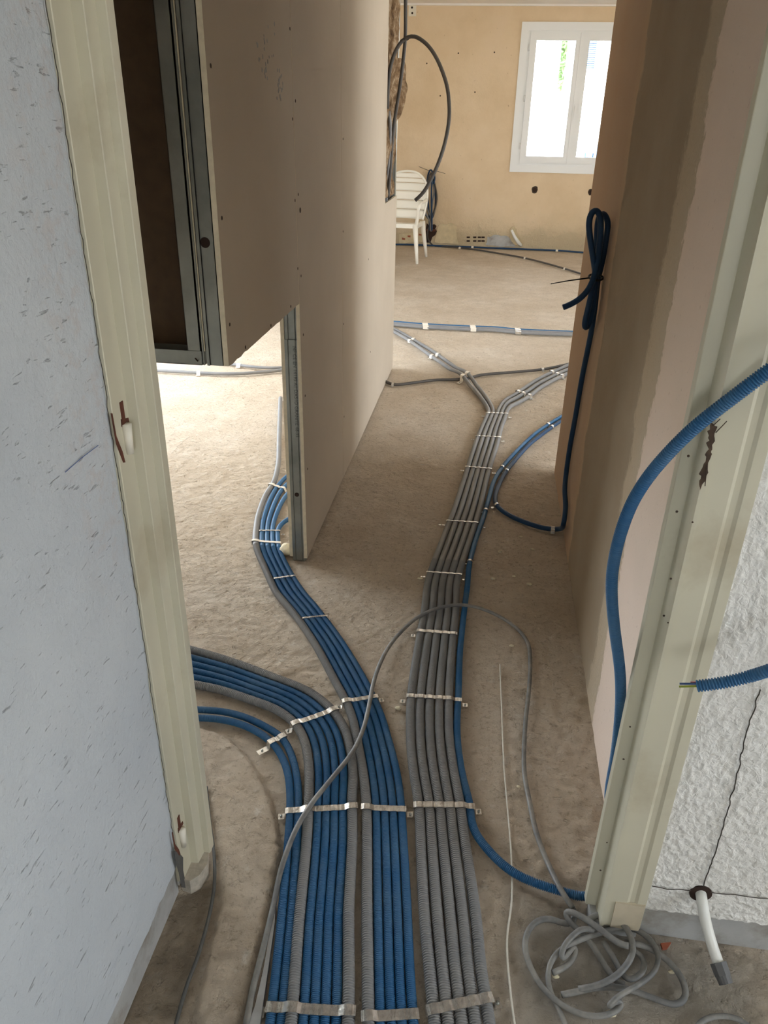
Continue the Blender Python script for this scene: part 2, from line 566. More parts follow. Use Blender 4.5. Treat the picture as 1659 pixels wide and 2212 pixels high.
# floor: height field, fine near the camera, coarse beyond
def edge_dist(p, poly):
    d, inside = 1e9, False
    n = len(poly)
    for i in range(n):
        a, b = poly[i], poly[(i + 1) % n]
        ab = (b[0] - a[0], b[1] - a[1]); ap = (p[0] - a[0], p[1] - a[1])
        t = max(0, min(1, (ap[0] * ab[0] + ap[1] * ab[1]) / (ab[0] ** 2 + ab[1] ** 2)))
        d = min(d, math.hypot(ap[0] - t * ab[0], ap[1] - t * ab[1]))
        if (a[1] > p[1]) != (b[1] > p[1]) and p[0] < (b[0] - a[0]) * (p[1] - a[1]) / (b[1] - a[1]) + a[0]:
            inside = not inside
    return -d if inside else d
slab = [fl(*q)[:2] for q in [(425, 1572), (488, 1592), (528, 1628), (556, 1668), (582, 1722), (598, 1780), (604, 1845), (592, 1905), (572, 1990), (548, 2080), (520, 2190), (508, 2240), (440, 2240), (420, 2190), (452, 2060), (476, 1960), (480, 1880), (468, 1800), (455, 1720), (435, 1640)]]
trench = [fl(*q)[:2] for q in [(1020, 1770), (1090, 1900), (1170, 1935), (1270, 1975), (1270, 1925), (1200, 1890), (1120, 1850), (1060, 1790)]]
dirty = [fl(*q)[:2] for q in [(470, 1905), (440, 2020), (395, 2212), (240, 2212), (300, 2110), (385, 1935), (430, 1910)]]
greyp = [fl(*q)[:2] for q in [(1115, 1930), (1300, 1960), (1640, 2080), (1659, 2240), (1105, 2240), (1100, 2050)]]
def floor_z(x, y):
    q = Vector((x * 7, y * 7, 0))
    h = 0.0035 * noise.noise(q) + 0.0034 * noise.noise(q * 3.1) + 0.0024 * noise.noise(q * 8.3)
    h = h - 0.0055
    return h
def heightfield(name, x0, x1, y0, y1, step, parent=None, fine=False):
    nx, ny = int((x1 - x0) / step), int((y1 - y0) / step)
    V, st, gr = [], [], []
    for j in range(ny + 1):
        for i in range(nx + 1):
            x, y = x0 + (x1 - x0) * i / nx, y0 + (y1 - y0) * j / ny
            z = floor_z(x, y)
            s = g = 0.0
            if fine:
                p = (x, y)
                if x < 0.0 and y < 1.75:
                    d = edge_dist(p, slab) + 0.006 * noise.noise(Vector((x * 45, y * 45, 2)))
                    z += 0.015 * max(0, min(1, 0.5 - d / 0.010))
                    s = max(s, 0.8 * max(0, min(1, 0.5 - edge_dist(p, dirty) / 0.03)))
                if x > 0 and 0.9 < y < 1.5:
                    z -= 0.006 * max(0, min(1, 0.5 - edge_dist(p, trench) / 0.02))
                if x > 0.05 and y < 1.3:
                    g = max(0, min(1, 0.5 - edge_dist(p, greyp) / 0.10))
                k = max(0, min(1, (x - 0.1) / 0.05))
                z += k * 0.004 * noise.noise(Vector((x * 38, y * 38, 4))) 
            V.append((x, y, z)); st.append(s); gr.append(g)
    Fc = [(j * (nx + 1) + i, j * (nx + 1) + i + 1, (j + 1) * (nx + 1) + i + 1, (j + 1) * (nx + 1) + i) for j in range(ny) for i in range(nx)]
    o = obj(name, (V, Fc), 'screed', parent, True)
    for nm, d in (('stain', st), ('grey', gr)):
        a = o.data.attributes.new(nm, 'FLOAT', 'POINT')
        a.data.foreach_set('value', d)
    return o
fo = heightfield('floor', -1.5, 0.75, 0.45, 3.45, 0.0062, None, True)
fo['kind'] = 'structure'
heightfield('floor_area', -1.5, 1.5, 3.45, YF + 0.03, 0.03, fo)
heightfield('floor_area', XL - 0.3, -1.5, 0.45, YF + 0.03, 0.06, fo)
heightfield('floor_area', 0.75, 1.5, 1.2, 3.45, 0.06, fo)
heightfield('floor_area', 1.5, XR + 0.3, 1.0, YF + 0.03, 0.06, fo)
heightfield('floor_area', -0.66, 2.7, YN, 0.45, 0.06, fo)
heightfield('floor_area', 0.75, 2.7, 0.45, 1.2, 0.05, fo)

# ------------------------------------------------------------------ door frames
def profile(name, pts, z0, z1, mat, parent=None, **kw):
    return obj(name, prism(pts, z0, z1), mat, parent, **kw)
# left jamb: rebate, stop and inner nose of a pressed steel frame
dl = empty('door_1', kind='structure')
BK = 1.136
def ext(name, pts, z0, z1, mat, par):
    return obj(name, prism(pts, z0, z1), mat, par)
ext('jamb', [(-0.566, 1.0345), (-0.5500, 1.0345), (-0.5490, 1.036), (-0.5485, 1.083), (-0.5330, 1.084), (-0.5320, 1.0855), (-0.5295, 1.1125), (-0.5165, 1.1135), (-0.5155, 1.115), (-0.5155, BK), (-0.566, BK)], 0.035, 2.05, 'cream', dl)
# right jamb with a wide architrave, a raised lip and a stop
ext('jamb', [(0.4130, 1.0795), (0.4120, 1.0745), (0.3950, 1.0735), (0.3890, 1.0765), (0.3800, 1.0765), (0.3745, 1.0735), (0.3390, 1.0730), (0.3380, 1.0690), (0.3305, 1.0690), (0.3300, 1.0735), (0.3275, 1.1140), (0.3070, 1.1160), (0.3060, 1.1170), (0.3060, BK), (0.4130, BK)], 0.03, 2.05, 'cream', dl)
ext('jamb_foot', [(0.352, 1.0745), (0.352, 1.0700), (0.408, 1.0690), (0.412, 1.0760)], 0.03, 0.105, 'skim tan', dl)
obj('jamb_head', join(box(-0.566, 0.413, 1.035, BK, 2.02, 2.07)), 'cream', dl)
obj('mortar_foot', hull_prism([(-0.556, 1.042, -0.01), (-0.535, 1.038, -0.01), (-0.520, 1.055, -0.01), (-0.512, 1.085, -0.01), (-0.522, 1.118, -0.01), (-0.556, 1.125, -0.01)], (0, 0, 1), 0.046), 'screed lump', dl)
obj('mortar_foot', box(0.315, 0.41, 1.08, 1.13, -0.01, 0.031), 'mortar', dl)
def hinge(v, px, r):
    c = onx(px[0], px[1], -0.549)
    obj('hinge_barrel', disc((c.x + 0.004, c.y, c.z), (0, 0, -1), 0.0085, 0.050, 16, 0.006), 'cream light', dl, True)
    obj('hinge_slot', box(-0.5488, -0.5472, c.y - 0.005, c.y + 0.005, c.z, c.z + 0.036), 'rust', dl)
    obj('hinge_gouge', hull_prism([(-0.5489, c.y - 0.008, c.z + 0.01), (-0.5489, c.y + 0.016, c.z + 0.004), (-0.5489, c.y + 0.017, c.z - 0.004), (-0.5489, c.y - 0.009, c.z - 0.002)], (1, 0, 0), 0.0012), 'rust', dl)
    obj('rust_edge', hull_prism([(-0.5489, c.y - 0.036, c.z + 0.03), (-0.5489, c.y - 0.032, c.z + 0.028), (-0.5489, c.y - 0.030, c.z - 0.01), (-0.5489, c.y - 0.018, c.z - 0.04), (-0.5489, c.y - 0.014, c.z - 0.06), (-0.5489, c.y - 0.020, c.z - 0.058), (-0.5489, c.y - 0.034, c.z - 0.02)], (1, 0, 0), 0.001), 'rust', dl)
hinge(0, (267, 915), 0)
hinge(0, (388, 1790), 0)
# splintered strike slot on the right jamb
sk = [ony(*q, 1.0685) for q in [(1535, 915), (1549, 922), (1540, 960), (1535, 985), (1526, 1030), (1512, 1062), (1508, 1052), (1516, 1015), (1526, 975), (1530, 940)]]
_j = []
for a, b in zip(sk, sk[1:] + sk[:1]):
    for k in range(6):
        p = a.lerp(b, k / 6)
        _j.append(Vector((p.x + 0.004 * noise.noise(p * 160), p.y, p.z + 0.003 * noise.noise(p * 160 + Vector((3, 0, 0))))))
sk = _j
obj('strike_gouge', hull_prism(sk, (0, -1, 0), 0.001), 'dark gouge', dl)
for a, b in [((1540, 920), (1556, 905)), ((1546, 935), (1570, 910)), ((1528, 1000), (1523, 1050))]:
    obj('splinter', tube([ony(*a, 1.067), ony(*b, 1.064)], 0.0007, 5), 'dark gouge', dl)
for q in [(1487, 985), (1462, 1105), (1496, 1128), (1449, 1250), (1434, 1330), (1443, 1345), (1361, 1570), (1347, 1640), (1311, 1820), (1297, 1880)]:
    c = ony(*q, 1.0685)
    obj('paint_chip', disc((c.x, 1.0688, c.z), (0, -1, 0), 0.0012 + 0.0010 * ((q[0] * 7) % 5) / 4, 0.0008, 5), 'dark gouge', dl)
# rusty patch and bare metal at the foot of the left jamb
ru = [onx(*q, -0.5488) for q in [(376, 1838), (386, 1842), (395, 1852), (395, 1880), (399, 1900), (412, 1908), (420, 1916), (418, 1924), (392, 1916), (386, 1885), (378, 1858)]]
obj('bare_metal', hull_prism(ru, (1, 0, 0), 0.0008), 'cable dark', dl)
# crack between white wall and left jamb
def crack(name, pts, r, par, push):
    P = []
    pts = [Vector(p) for p in pts]
    for a, b in zip(pts, pts[1:]):
        n = max(2, int((b - a).length / 0.008))
        for k in range(n):
            p = a.lerp(b, k / n)
            P.append(p + Vector((noise.noise(p * 60), noise.noise(p * 60 + Vector((5, 0, 0))), noise.noise(p * 60 + Vector((0, 9, 0))))) * push)
    P.append(pts[-1])
    v, f = tube(P, r, 5)
    return obj(name, (v, f), 'crack', par)
crack('crack', [Vector((WALLX + 0.003, 1.031 + 0.0035 * noise.noise(Vector((z * 9, 0, 2))), z)) for z in [0.12 + 0.06 * k for k in range(30)]], 0.0006, wl, 0.0022)
crack('crack', [ony(*q, 1.0752) for q in [(1640, 1490), (1612, 1590), (1600, 1640), (1575, 1740), (1552, 1820), (1528, 1890), (1520, 1915)]], 0.0011, wr, 0.003)
crack('crack', [ony(*q, 1.0752) for q in [(1408, 1914), (1440, 1920), (1492, 1924)]], 0.0009, wr, 0.0025)
crack('crack', [ony(*q, 1.0752) for q in [(1536, 1928), (1600, 1934), (1659, 1942), (1720, 1952)]], 0.0009, wr, 0.0025)
crack('pencil_line', [onx(*q, WALLX + 0.0022) for q in [(141, 1020), (175, 990), (212, 962)]], 0.0006, wl, 0.0)
bpy.data.objects['pencil_line'].data.materials[0] = MAT['pencil blue']

# ------------------------------------------------------------------ plasterboard partition on the left
PX = -0.600
BT = 0.0125
pw = empty('wall_partition', kind='structure')
def board(name, y0, y1, z0, z1, x=PX, par=None, jag=0.0, mat='board', ztop=None):
    # sheet of plasterboard with paper faces and a paler gypsum core, tapered long edges
    n = max(2, int((y1 - y0) / 0.03))
    bot = []
    for i in range(n + 1):
        y = y0 + (y1 - y0) * i / n
        bot.append((y, z0 + jag * noise.noise(Vector((y * 30, z0, 0)))))
    poly = bot + [(y1, z1), (y0, z1)]
    v = [(x, y, z) for y, z in poly] + [(x - BT, y, z) for y, z in poly]
    m = len(poly)
    f = [(i, (i + 1) % m, (i + 1) % m + m, i + m) for i in range(m)] + [tuple(range(m)), tuple(range(2 * m - 1, m - 1, -1))]
    o = obj(name, (v, f), mat, par or pw)
    o.data.materials.append(MAT['board edge'])
    for k in range(m): o.data.polygons[k].material_index = 1
    return o
b1 = board('plasterboard', 1.722, 2.441, 0.966, H, jag=0.004)
b2 = board('plasterboard', 2.445, 3.188, 0.012, H)
b3 = board('plasterboard', 3.192, 4.487, 0.010, H)
b4 = board('plasterboard', 4.492, 5.02, 0.006, 1.085, x=PX - 0.001)
b5 = board('plasterboard', 2.447, 3.64, 0.014, H, x=-0.6555)
b6 = board('plasterboard', 3.645, 5.02, 0.012, H, x=-0.6555)
b7 = board('plasterboard', 1.722, 2.441, 1.0, H, x=-0.6555)
for o in (b1, b2, b3):
    pass
# board 3 stops short at the top: bare wool beyond y = 4.44
def screws(par, x, pts):
    for y, z in pts:
        obj('screw', disc((x + 0.0002, y, z), (1, 0, 0), 0.0045, 0.0006, 10), 'dark gouge', par)
scr = [onx(*q, PX) for q in [(455, 142), (479, 471), (496, 701), (530, 750), (585, 703), (628, 662), (626, 62), (632, 257), (637, 433), (643, 580)]]
screws(b1, PX, [(p.y, p.z) for p in scr])
scr = [onx(*q, PX) for q in [(638, 218), (644, 420), (650, 596), (655, 723), (659, 855), (664, 1013)]]
screws(b2, PX, [(p.y, p.z) for p in scr])
q = onx(648, 454, PX)
obj('knot', disc((PX + 0.0002, q.y, q.z), (1, 0, 0), 0.008, 0.0015, 7), 'dark gouge', b2)
scr = [onx(*q, PX) for q in [(741, 300), (741, 500), (742, 700), (743, 900), (796, 560), (800, 760)]]
screws(b3, PX, [(p.y, p.z) for p in scr])
# faint grey smears printed on the first board
random.seed(3)
for k in range(46):
    u, v = (random.gauss(576, 9), 40 + 130 * random.random()) if k < 26 else (random.gauss(606, 6), 150 + 66 * random.random())
    p = onx(u, v, PX)
    obj('smear', disc((PX + 0.0002, p.y, p.z), (1, 0, 0), 0.003 + 0.003 * random.random(), 0.0004, 6), 'skim grey', b1)

def c_channel(name, cx, cy, w, d, z0, z1, openx, par, t=0.0012, ribs=True):
    # stud: web faces -Y (towards the camera), flanges run back in +Y
    x0, x1 = cx - w / 2, cx + w / 2
    rib = [(x0, cy), (x0 + 0.010, cy), (x0 + 0.012, cy + 0.002), (x0 + 0.014, cy), (x1 - 0.014, cy), (x1 - 0.012, cy + 0.002), (x1 - 0.010, cy), (x1, cy)]
    inner = [(x1, cy + d), (x1 - t, cy + d), (x1 - t, cy + t)] + [(x - (0 if x < x1 - 0.001 else t), y + t) for x, y in reversed(rib[1:-1])] + [(x0 + t, cy + t), (x0 + t, cy + d), (x0, cy + d)]
    return obj(name, prism(rib + inner, z0, z1), 'steel', par)
# end stud of the partition, seen head-on
es = empty('end_stud'); es.parent = pw
c_channel('stud', -0.631, 2.452, 0.048, 0.036, 0.0, 2.7, 1, pw)
es.parent = None
bpy.data.objects.remove(es)
c_channel('stud_sleeve', -0.631, 2.446, 0.0495, 0.012, 0.0, 0.845, 1, pw, t=0.001)
hc = ony(641, 1069, 2.444)
obj('cable_hole', disc((hc.x, 2.4455, hc.z), (0, -1, 0), 0.0082, 0.0008, 20), 'hollow', pw)
# punched dots of the stamp that runs down the stud
fd = bpy.data.curves.new('stamp', 'FONT')
fd.body = 'NF CE EN 14195 A1 DX51D GRANITE 48-35'
fd.size = 0.017
fd.extrude = 0.0002
so = bpy.data.objects.new('stamp', fd)
COL.objects.link(so)
so.data.materials.append(MAT['cable dark'])
p = ony(633, 742, 2.444)
so.matrix_world = Matrix.Translation((-0.6275, 2.4448, 0.825)) @ Matrix.Rotation(PI / 2, 4, 'Y') @ Matrix.Rotation(PI / 2, 4, 'X')
so.parent = pw
# floor track and lump of plaster at the foot
obj('floor_track', box(-0.655, -0.607, 2.45, 5.0, 0.0, 0.0015), 'steel', pw)
# further stud at the end of the partition and steel strip
c_channel('stud', -0.631, 4.98, 0.048, 0.036, 0.0, H, 1, pw)
c_channel('stud', -0.631, 4.47, 0.044, 0.03, 0.0, H, 1, pw)

# mineral wool where the last board is missing
def wool(y0, y1, z0, z1, n, m, seed, bulge):
    V = []
    for j in range(m + 1):
        for i in range(n + 1):
            a, b = i / n, j / m
            y, z = y0 + (y1 - y0) * a, z0 + (z1 - z0) * b
            q = Vector((y * 12, z * 7, seed))
            e = math.sin(PI * a) ** 0.5 * (0.012 + bulge * (0.5 + noise.noise(q)) + 0.014 * noise.noise(q * 3))
            V.append((-0.625 + e, y + 0.02 * noise.noise(q * 2), z))
    k = len(V)
    V += [(-0.654, y, z) for _, y, z in V]
    Fc = []
    for j in range(m):
        for i in range(n):
            a = j * (n + 1) + i
            Fc += [(a, a + 1, a + n + 2, a + n + 1), (a + k, a + n + 1 + k, a + n + 2 + k, a + 1 + k)]
    for j in range(m):
        a = j * (n + 1)
        Fc += [(a, a + n + 1, a + n + 1 + k, a + k), (a + n, a + n + k, a + 2 * n + 1 + k, a + 2 * n + 1)]
    return V, Fc
iw = obj('mineral_wool', wool(4.50, 4.97, 1.11, 2.70, 14, 90, 2, 0.03), 'wool', pw, True, kind='stuff')
iw2 = obj('mineral_wool', wool(4.60, 5.02, 2.34, 2.70, 12, 26, 9, 0.10), 'wool', pw, True, kind='stuff')
iw3 = obj('mineral_wool', wool(4.72, 5.03, 1.50, 1.80, 12, 26, 14, 0.06), 'wool', pw, True, kind='stuff')

# ------------------------------------------------------------------ header partition that crosses to the left
hw = empty('wall_header', kind='structure')
HY = 1.722
obj('plasterboard', box(-2.2, -0.668, HY + 0.049, HY + 0.0615, 0.985, H), 'board back', hw)
def stud_front(name, x0, x1, z0, z1, par, y=HY):
    t = 0.0012
    return obj(name, join(box(x0, x1, y, y + t, z0, z1), box(x0, x0 + t, y, y + 0.047, z0, z1), box(x1 - t, x1, y, y + 0.047, z0, z1)), 'steel', par)
sx = [ony(u, 480, HY).x for u in (378, 411.5, 428.5, 460)]
stud_front('stud', sx[0], sx[1], 0.967, H, hw)
stud_front('stud', sx[2], -0.6135, 0.967, H, hw)
lip = (sx[2] - sx[1])
obj('stud_lip', box(sx[1] + lip * 0.08, sx[1] + lip * 0.26, HY - 0.003, HY + 0.02, 0.967, H), 'steel', hw)
obj('stud_lip', box(sx[1] + lip * 0.62, sx[1] + lip * 0.98, HY - 0.004, HY + 0.02, 0.967, H), 'steel', hw)
obj('track', join(box(-2.2, sx[1] - 0.002, HY - 0.002, HY + 0.05, 0.966, 0.968), box(-2.2, sx[1] - 0.002, HY - 0.002, HY - 0.0008, 0.966, 1.0), box(-2.2, sx[1] - 0.002, HY + 0.046, HY + 0.048, 0.966, 1.0)), 'steel', hw)
hc = ony(443, 524, HY)
obj('cable_hole', disc((hc.x, HY, hc.z), (0, -1, 0), 0.0115, 0.0009, 22), 'hollow', hw)
obj('screw', tube([ony(427, 780, HY - 0.004), ony(422, 774, HY - 0.012)], 0.0018, 8), 'hollow', hw)

# ------------------------------------------------------------------ far window
wd = empty('window_1', kind='structure')
wx0, wx1 = 0.145, 1.665
yf = YF - 0.012
def ring(x0, x1, z0, z1, wd_, y0, y1):
    return join(box(x0, x1, y0, y1, z0, z0 + wd_), box(x0, x1, y0, y1, z1 - wd_, z1), box(x0, x0 + wd_, y0, y1, z0 + wd_, z1 - wd_), box(x1 - wd_, x1, y0, y1, z0 + wd_, z1 - wd_))
obj('window_casing', ring(wx0, wx1, 0.937, 2.545, 0.085, YF - 0.022, YF + 0.04), 'pvc window', wd)
obj('window_frame', ring(wx0 + 0.075, wx1 - 0.075, 1.015, 2.47, 0.045, YF - 0.012, YF + 0.07), 'pvc window', wd)
mid = (wx0 + wx1) / 2
mid = ony(1246, 200, YF).x
for k, (a, b) in enumerate(((wx0 + 0.115, mid - 0.005), (mid + 0.005, wx1 - 0.115))):
    s = empty('window_sash'); s.parent = wd
    so_ = obj('sash_frame', ring(a, b, 1.05, 2.435, 0.066, YF - 0.035, YF + 0.03), 'pvc window', s)
    obj('pane', box(a + 0.06, b - 0.06, YF - 0.006, YF - 0.002, 1.11, 2.375), 'glass', s)
    obj('glazing_bead', ring(a + 0.062, b - 0.062, 1.112, 2.373, 0.012, YF - 0.025, YF - 0.005), 'pvc window', s)
obj('meeting_strip', box(mid - 0.03, mid + 0.03, YF - 0.048, YF - 0.035, 1.045, 2.44), 'pvc window', wd)
obj('window_handle', join(box(mid - 0.012, mid + 0.012, YF - 0.062, YF - 0.048, 1.62, 1.70), box(mid - 0.008, mid + 0.008, YF - 0.09, YF - 0.075, 1.54, 1.68), box(mid - 0.008, mid + 0.008, YF - 0.08, YF - 0.06, 1.655, 1.68)), 'pvc window', wd)
for z in (1.2, 1.72, 2.25):
    obj('window_hinge', disc((wx0 + 0.105, YF - 0.03, z), (0, 0, 1), 0.009, 0.07, 10), 'pvc window', wd, True)
# window reveal boards of the holes in the hidden walls are left plain

# ------------------------------------------------------------------ outside the far window
obj('ground', box(-45, 45, -45, 60, -0.7, -0.5), 'ground', kind='structure')
nb = empty('neighbouring_house', label='white neighbouring house with a blue shutter, seen through the right sash of the far window', category='house')
def hb(name, x0, x1, y0, y1, z0, z1, mat, par): return obj(name, box(x0, x1, y0, y1, z0, z1), mat, par)
sx0 = ony(1246, 120, 20).x
hb('wall', sx0, 9.0, 20, 26, -0.5, 5.5, 'facade', nb)
obj('roof', ([(sx0 - 0.3, 19.6, 5.5), (9.3, 19.6, 5.5), (9.3, 26.4, 5.5), (sx0 - 0.3, 26.4, 5.5), (sx0 - 0.3, 23, 7.3), (9.3, 23, 7.3)], [(0, 1, 5, 4), (2, 3, 4, 5), (0, 4, 3), (1, 2, 5), (3, 2, 1, 0)]), 'roof', nb)
ha, hbt = ony(1268, 70, 19.9), ony(1282, 150, 19.9)
nsl = 18
obj('shutter', join(*[box(ha.x, hbt.x, 19.93, 19.99, hbt.z + (ha.z - hbt.z) * k / nsl, hbt.z + (ha.z - hbt.z) * (k + 0.75) / nsl) for k in range(nsl)] + [box(ha.x - 0.05, ha.x, 19.92, 19.995, hbt.z, ha.z), box(hbt.x, hbt.x + 0.05, 19.92, 19.995, hbt.z, ha.z)]), 'shutter', nb)
gw = empty('garden_building', label='white building wall filling the left sash of the far window', category='building')
gx = ony(1211, 120, 18).x
hb('wall', -3.0, gx, 18, 19.5, -0.5, 4.8, 'facade', gw)
obj('coping', box(-3.05, gx + 0.03, 17.95, 19.55, 4.8, 4.9), 'facade', gw)
random.seed(12)
tc_ = ony(1228, 125, 24)
tr = empty('tree', label='pale green tree between the two white buildings outside', category='tree')
obj('trunk', tube([Vector((tc_.x, 24, -0.6)), Vector((tc_.x + 0.05, 24, 1.0)), Vector((tc_.x, 24, 2.2))], [0.14, 0.12, 0.07], 10), 'dark gouge', tr, True)
V, Fc = [], []
for k in range(2600):
    th, ph, rr = random.random() * 2 * PI, math.acos(2 * random.random() - 1), random.random() ** 0.4
    c = Vector((tc_.x + 0.9 * rr * math.sin(ph) * math.cos(th), 24 + 0.9 * rr * math.sin(ph) * math.sin(th), tc_.z + 0.35 + 1.15 * rr * math.cos(ph)))
    a = Vector((random.gauss(0, 1), random.gauss(0, 1), random.gauss(0, 1))).normalized() * 0.08
    b = a.orthogonal().normalized() * 0.045
    n = len(V)
    V += [c - a, c + b, c + a, c - b]
    Fc.append((n, n + 1, n + 2, n + 3))
obj('foliage', (V, Fc), 'leaf', tr, kind='stuff')
fn = empty('fence', label='low blue-grey garden fence outside, low in the right sash', category='fence')
fa, fb = ony(1268, 314, 15), ony(1268, 350, 15)
for k in range(6):
    obj('fence_board', box(fa.x + 0.13 * k, fa.x + 0.11 + 0.13 * k, 15.0, 15.03, -0.5, fa.z + 0.02 * (k % 2)), 'shutter', fn)
obj('fence_rail', box(fa.x - 0.02, fa.x + 0.8, 15.03, 15.06, fa.z - 0.2, fa.z - 0.12), 'shutter', fn)

# ------------------------------------------------------------------ far wall details
holes = [(1155, 410, 0.034), (1276, 415, 0.030)]
for k, (u, v, r) in enumerate(holes):
    c = ony(u, v, YF)
    hx = empty('wall_box_hole', label=['round chiselled socket hole in the far wall below the window', 'socket hole in the far wall nearest the corridor corner'][k], category='hole')
    pts = []
    for i in range(16):
        a = 2 * PI * i / 16
        rr = r * (1.15 + 0.35 * noise.noise(Vector((math.cos(a) * 2, math.sin(a) * 2, k * 7 + 1))))
        pts.append((c.x + rr * math.cos(a), YF - 0.0005, c.z + rr * math.sin(a) * 1.1))
    obj('hole_rim', hull_prism(pts, (0, -1, 0), 0.004), 'dark gouge', hx)
    obj('hole_inside', disc((c.x, YF - 0.0045, c.z), (0, -1, 0), r * 0.75, 0.002, 16), 'hollow', hx)
c = ony(891, 22, YF)
sp = empty('old_wall_socket', label='small cream cable outlet high on the far wall by the ceiling', category='socket')
obj('plate', box(c.x - 0.045, c.x + 0.045, YF - 0.012, YF, c.z - 0.06, c.z + 0.06), 'cream light', sp)
obj('opening', disc((c.x - 0.005, YF - 0.012, c.z + 0.025), (0, -1, 0), 0.012, 0.001, 10), 'hollow', sp)
obj('opening', disc((c.x, YF - 0.012, c.z - 0.03), (0, -1, 0), 0.012, 0.001, 10), 'hollow', sp)
wf = bpy.data.objects['wall_far']
for q in [(922, 137), (951, 207), (1026, 199), (990, 115), (1068, 113)]:
    c = ony(*q, YF)
    obj('nail_hole', disc((c.x, YF - 0.001, c.z), (0, -1, 0), 0.009, 0.0012, 8), 'dark gouge', wf)
# broken plaster along the foot of the far wall
def patch(name, px, mat, depth, par):
    P = [ony(u, v, YF - 0.001) for u, v in px]
    if depth < 0.005: return obj(name, hull_prism(P, (0, -1, 0), depth), mat, par)
    Q = []
    for a, b in zip(P, P[1:] + P[:1]):
        n = max(1, int((b - a).length / 0.025))
        for k in range(n):
            p = a.lerp(b, k / n)
            Q.append(Vector((p.x + 0.02 * noise.noise(p * 14), p.y, p.z + 0.02 * noise.noise(p * 14 + Vector((7, 0, 3))))))
    return obj(name, hull_prism(Q, (0, -1, 0), depth), mat, par)
patch('plaster_patch', [(950, 485), (975, 480), (985, 490), (990, 525), (940, 524), (942, 500)], 'old plaster', 0.012, wf)
patch('bare_patch', [(1052, 512), (1075, 508), (1098, 512), (1120, 522), (1110, 534), (1050, 530)], 'skim grey', 0.008, wf)
for u in (1008, 1022, 1032, 1040):
    patch('brick_cell', [(u, 511), (u + 7, 511), (u + 7, 514), (u, 514)], 'hollow', 0.004, wf)
    patch('brick_cell', [(u, 519), (u + 7, 519), (u + 7, 522), (u, 522)], 'hollow', 0.004, wf)
patch('bare_patch', [(1100, 500), (1108, 488), (1114, 497), (1118, 512), (1130, 528), (1112, 530), (1104, 514)], 'old plaster', 0.02, wf)
patch('bare_patch', [(862, 505), (915, 500), (918, 522), (862, 526)], 'old plaster', 0.01, wf)
for u, v in ((868, 513), (882, 507), (905, 505)):
    patch('brick_cell', [(u, v), (u + 6, v), (u + 6, v + 4), (u, v + 4)], 'brick red', 0.013, wf)
# broken pipe stub leaning on the wall
obj('broken_pipe', tube([ony(1105, 497, YF - 0.06), ony(1112, 512, YF - 0.07), ony(1120, 524, YF - 0.08), fl(1128, 533, 0.03)], [0.016, 0.02, 0.024, 0.02], 10), 'pvc white', None, True, label='short broken white pipe leaning at the foot of the far wall', category='pipe')

# ------------------------------------------------------------------ conduits
PATHS = {}
GROUPS = {}
def conduit(key, P, r, mat, pitch, label, group, far=2.5, sides=12):
    P = [Vector(p) for p in P]
    o = obj('conduit', corrugated(P, r, pitch, far, sides), mat, None, True, label=label, category='conduit', group=group)
    PATHS[key] = (P, r)
    return o
def bundle(L, R, radii, z_extra=0.0):
    # centre lines for a flat row of conduits packed between the first (L) and last (R) one
    n = len(radii)
    off = [0.0]
    for a, b in zip(radii, radii[1:]): off.append(off[-1] + a + b)
    tot = off[-1]
    outs = [[] for _ in radii]
    for pl, pr in zip(L, R):
        a, b = fl(pl[0], pl[1], radii[0]), fl(pr[0], pr[1], radii[-1])
        a.z = b.z = 0
        d = b - a
        # direction of travel is unknown here: only guarantee the packed width
        outs_pos = [a + d * (o / tot) for o in off]
        for k, p in enumerate(outs_pos):
            q = p.copy(); q.z = radii[k] + 0.0005
            outs[k].append(q)
    return outs
def spread(paths, radii):
    # keep neighbouring smooth paths at least the sum of their radii apart
    for _ in range(3):
        for k in range(len(paths) - 1):
            A, B = paths[k], paths[k + 1]
            need = (radii[k] + radii[k + 1]) * 1.01
            for i, p in enumerate(B):
                best, bd = None, 9
                for j in range(max(0, i - 14), min(len(A), i + 15)):
                    d = (A[j] - p).length
                    if d < bd: best, bd = A[j], d
                if best is not None and bd < need:
                    dv = p - best
                    dv.z = 0
                    if dv.length > 1e-6:
                        B[i] = p + dv.normalized() * (need - bd)
    return paths
def build_bundle(key, L, R, kinds, labels, group, pre=None, far=2.5, z0=0.0):
    RAD = {'b': 0.010, 'g': 0.0125}
    radii = [RAD[k] for k in kinds]
    outs = bundle(L, R, radii)
    sm = []
    for pts in outs:
        P = catmull(pts, 0.01)
        sm.append(P)
    m = min(len(p) for p in sm)
    def resample(P, m):
        s = arc(P); out = []; j = 0
        for k in range(m):
            x = s[-1] * k / (m - 1)
            while j < len(s) - 2 and s[j + 1] < x: j += 1
            t = (x - s[j]) / max(s[j + 1] - s[j], 1e-9)
            out.append(P[j].lerp(P[j + 1], min(1, max(0, t))))
        return out
    sm = [smooth_path(resample(p, m), 6) for p in sm]
    sm = spread(sm, radii)
    for k, P in enumerate(sm):
        random.seed(k * 13 + len(key))
        wob = random.random() * 9
        P = [p + Vector((0.0008 * noise.noise(Vector((i * 0.05, wob, 0))), 0, z0)) for i, p in enumerate(P)]
        P = smooth_path(P, 3)
        back = (P[0] - P[6]).normalized()
        P = [P[0] + back * (0.05 * i) for i in range(18, 0, -1)] + P
        conduit('%s%d' % (key, k), P, radii[k], 'blue' if kinds[k] == 'b' else 'grey', 0.0039 if kinds[k] == 'b' else 0.0052, labels[k], group, far)

ordn = ['first', 'second', 'third', 'fourth', 'fifth', 'sixth']
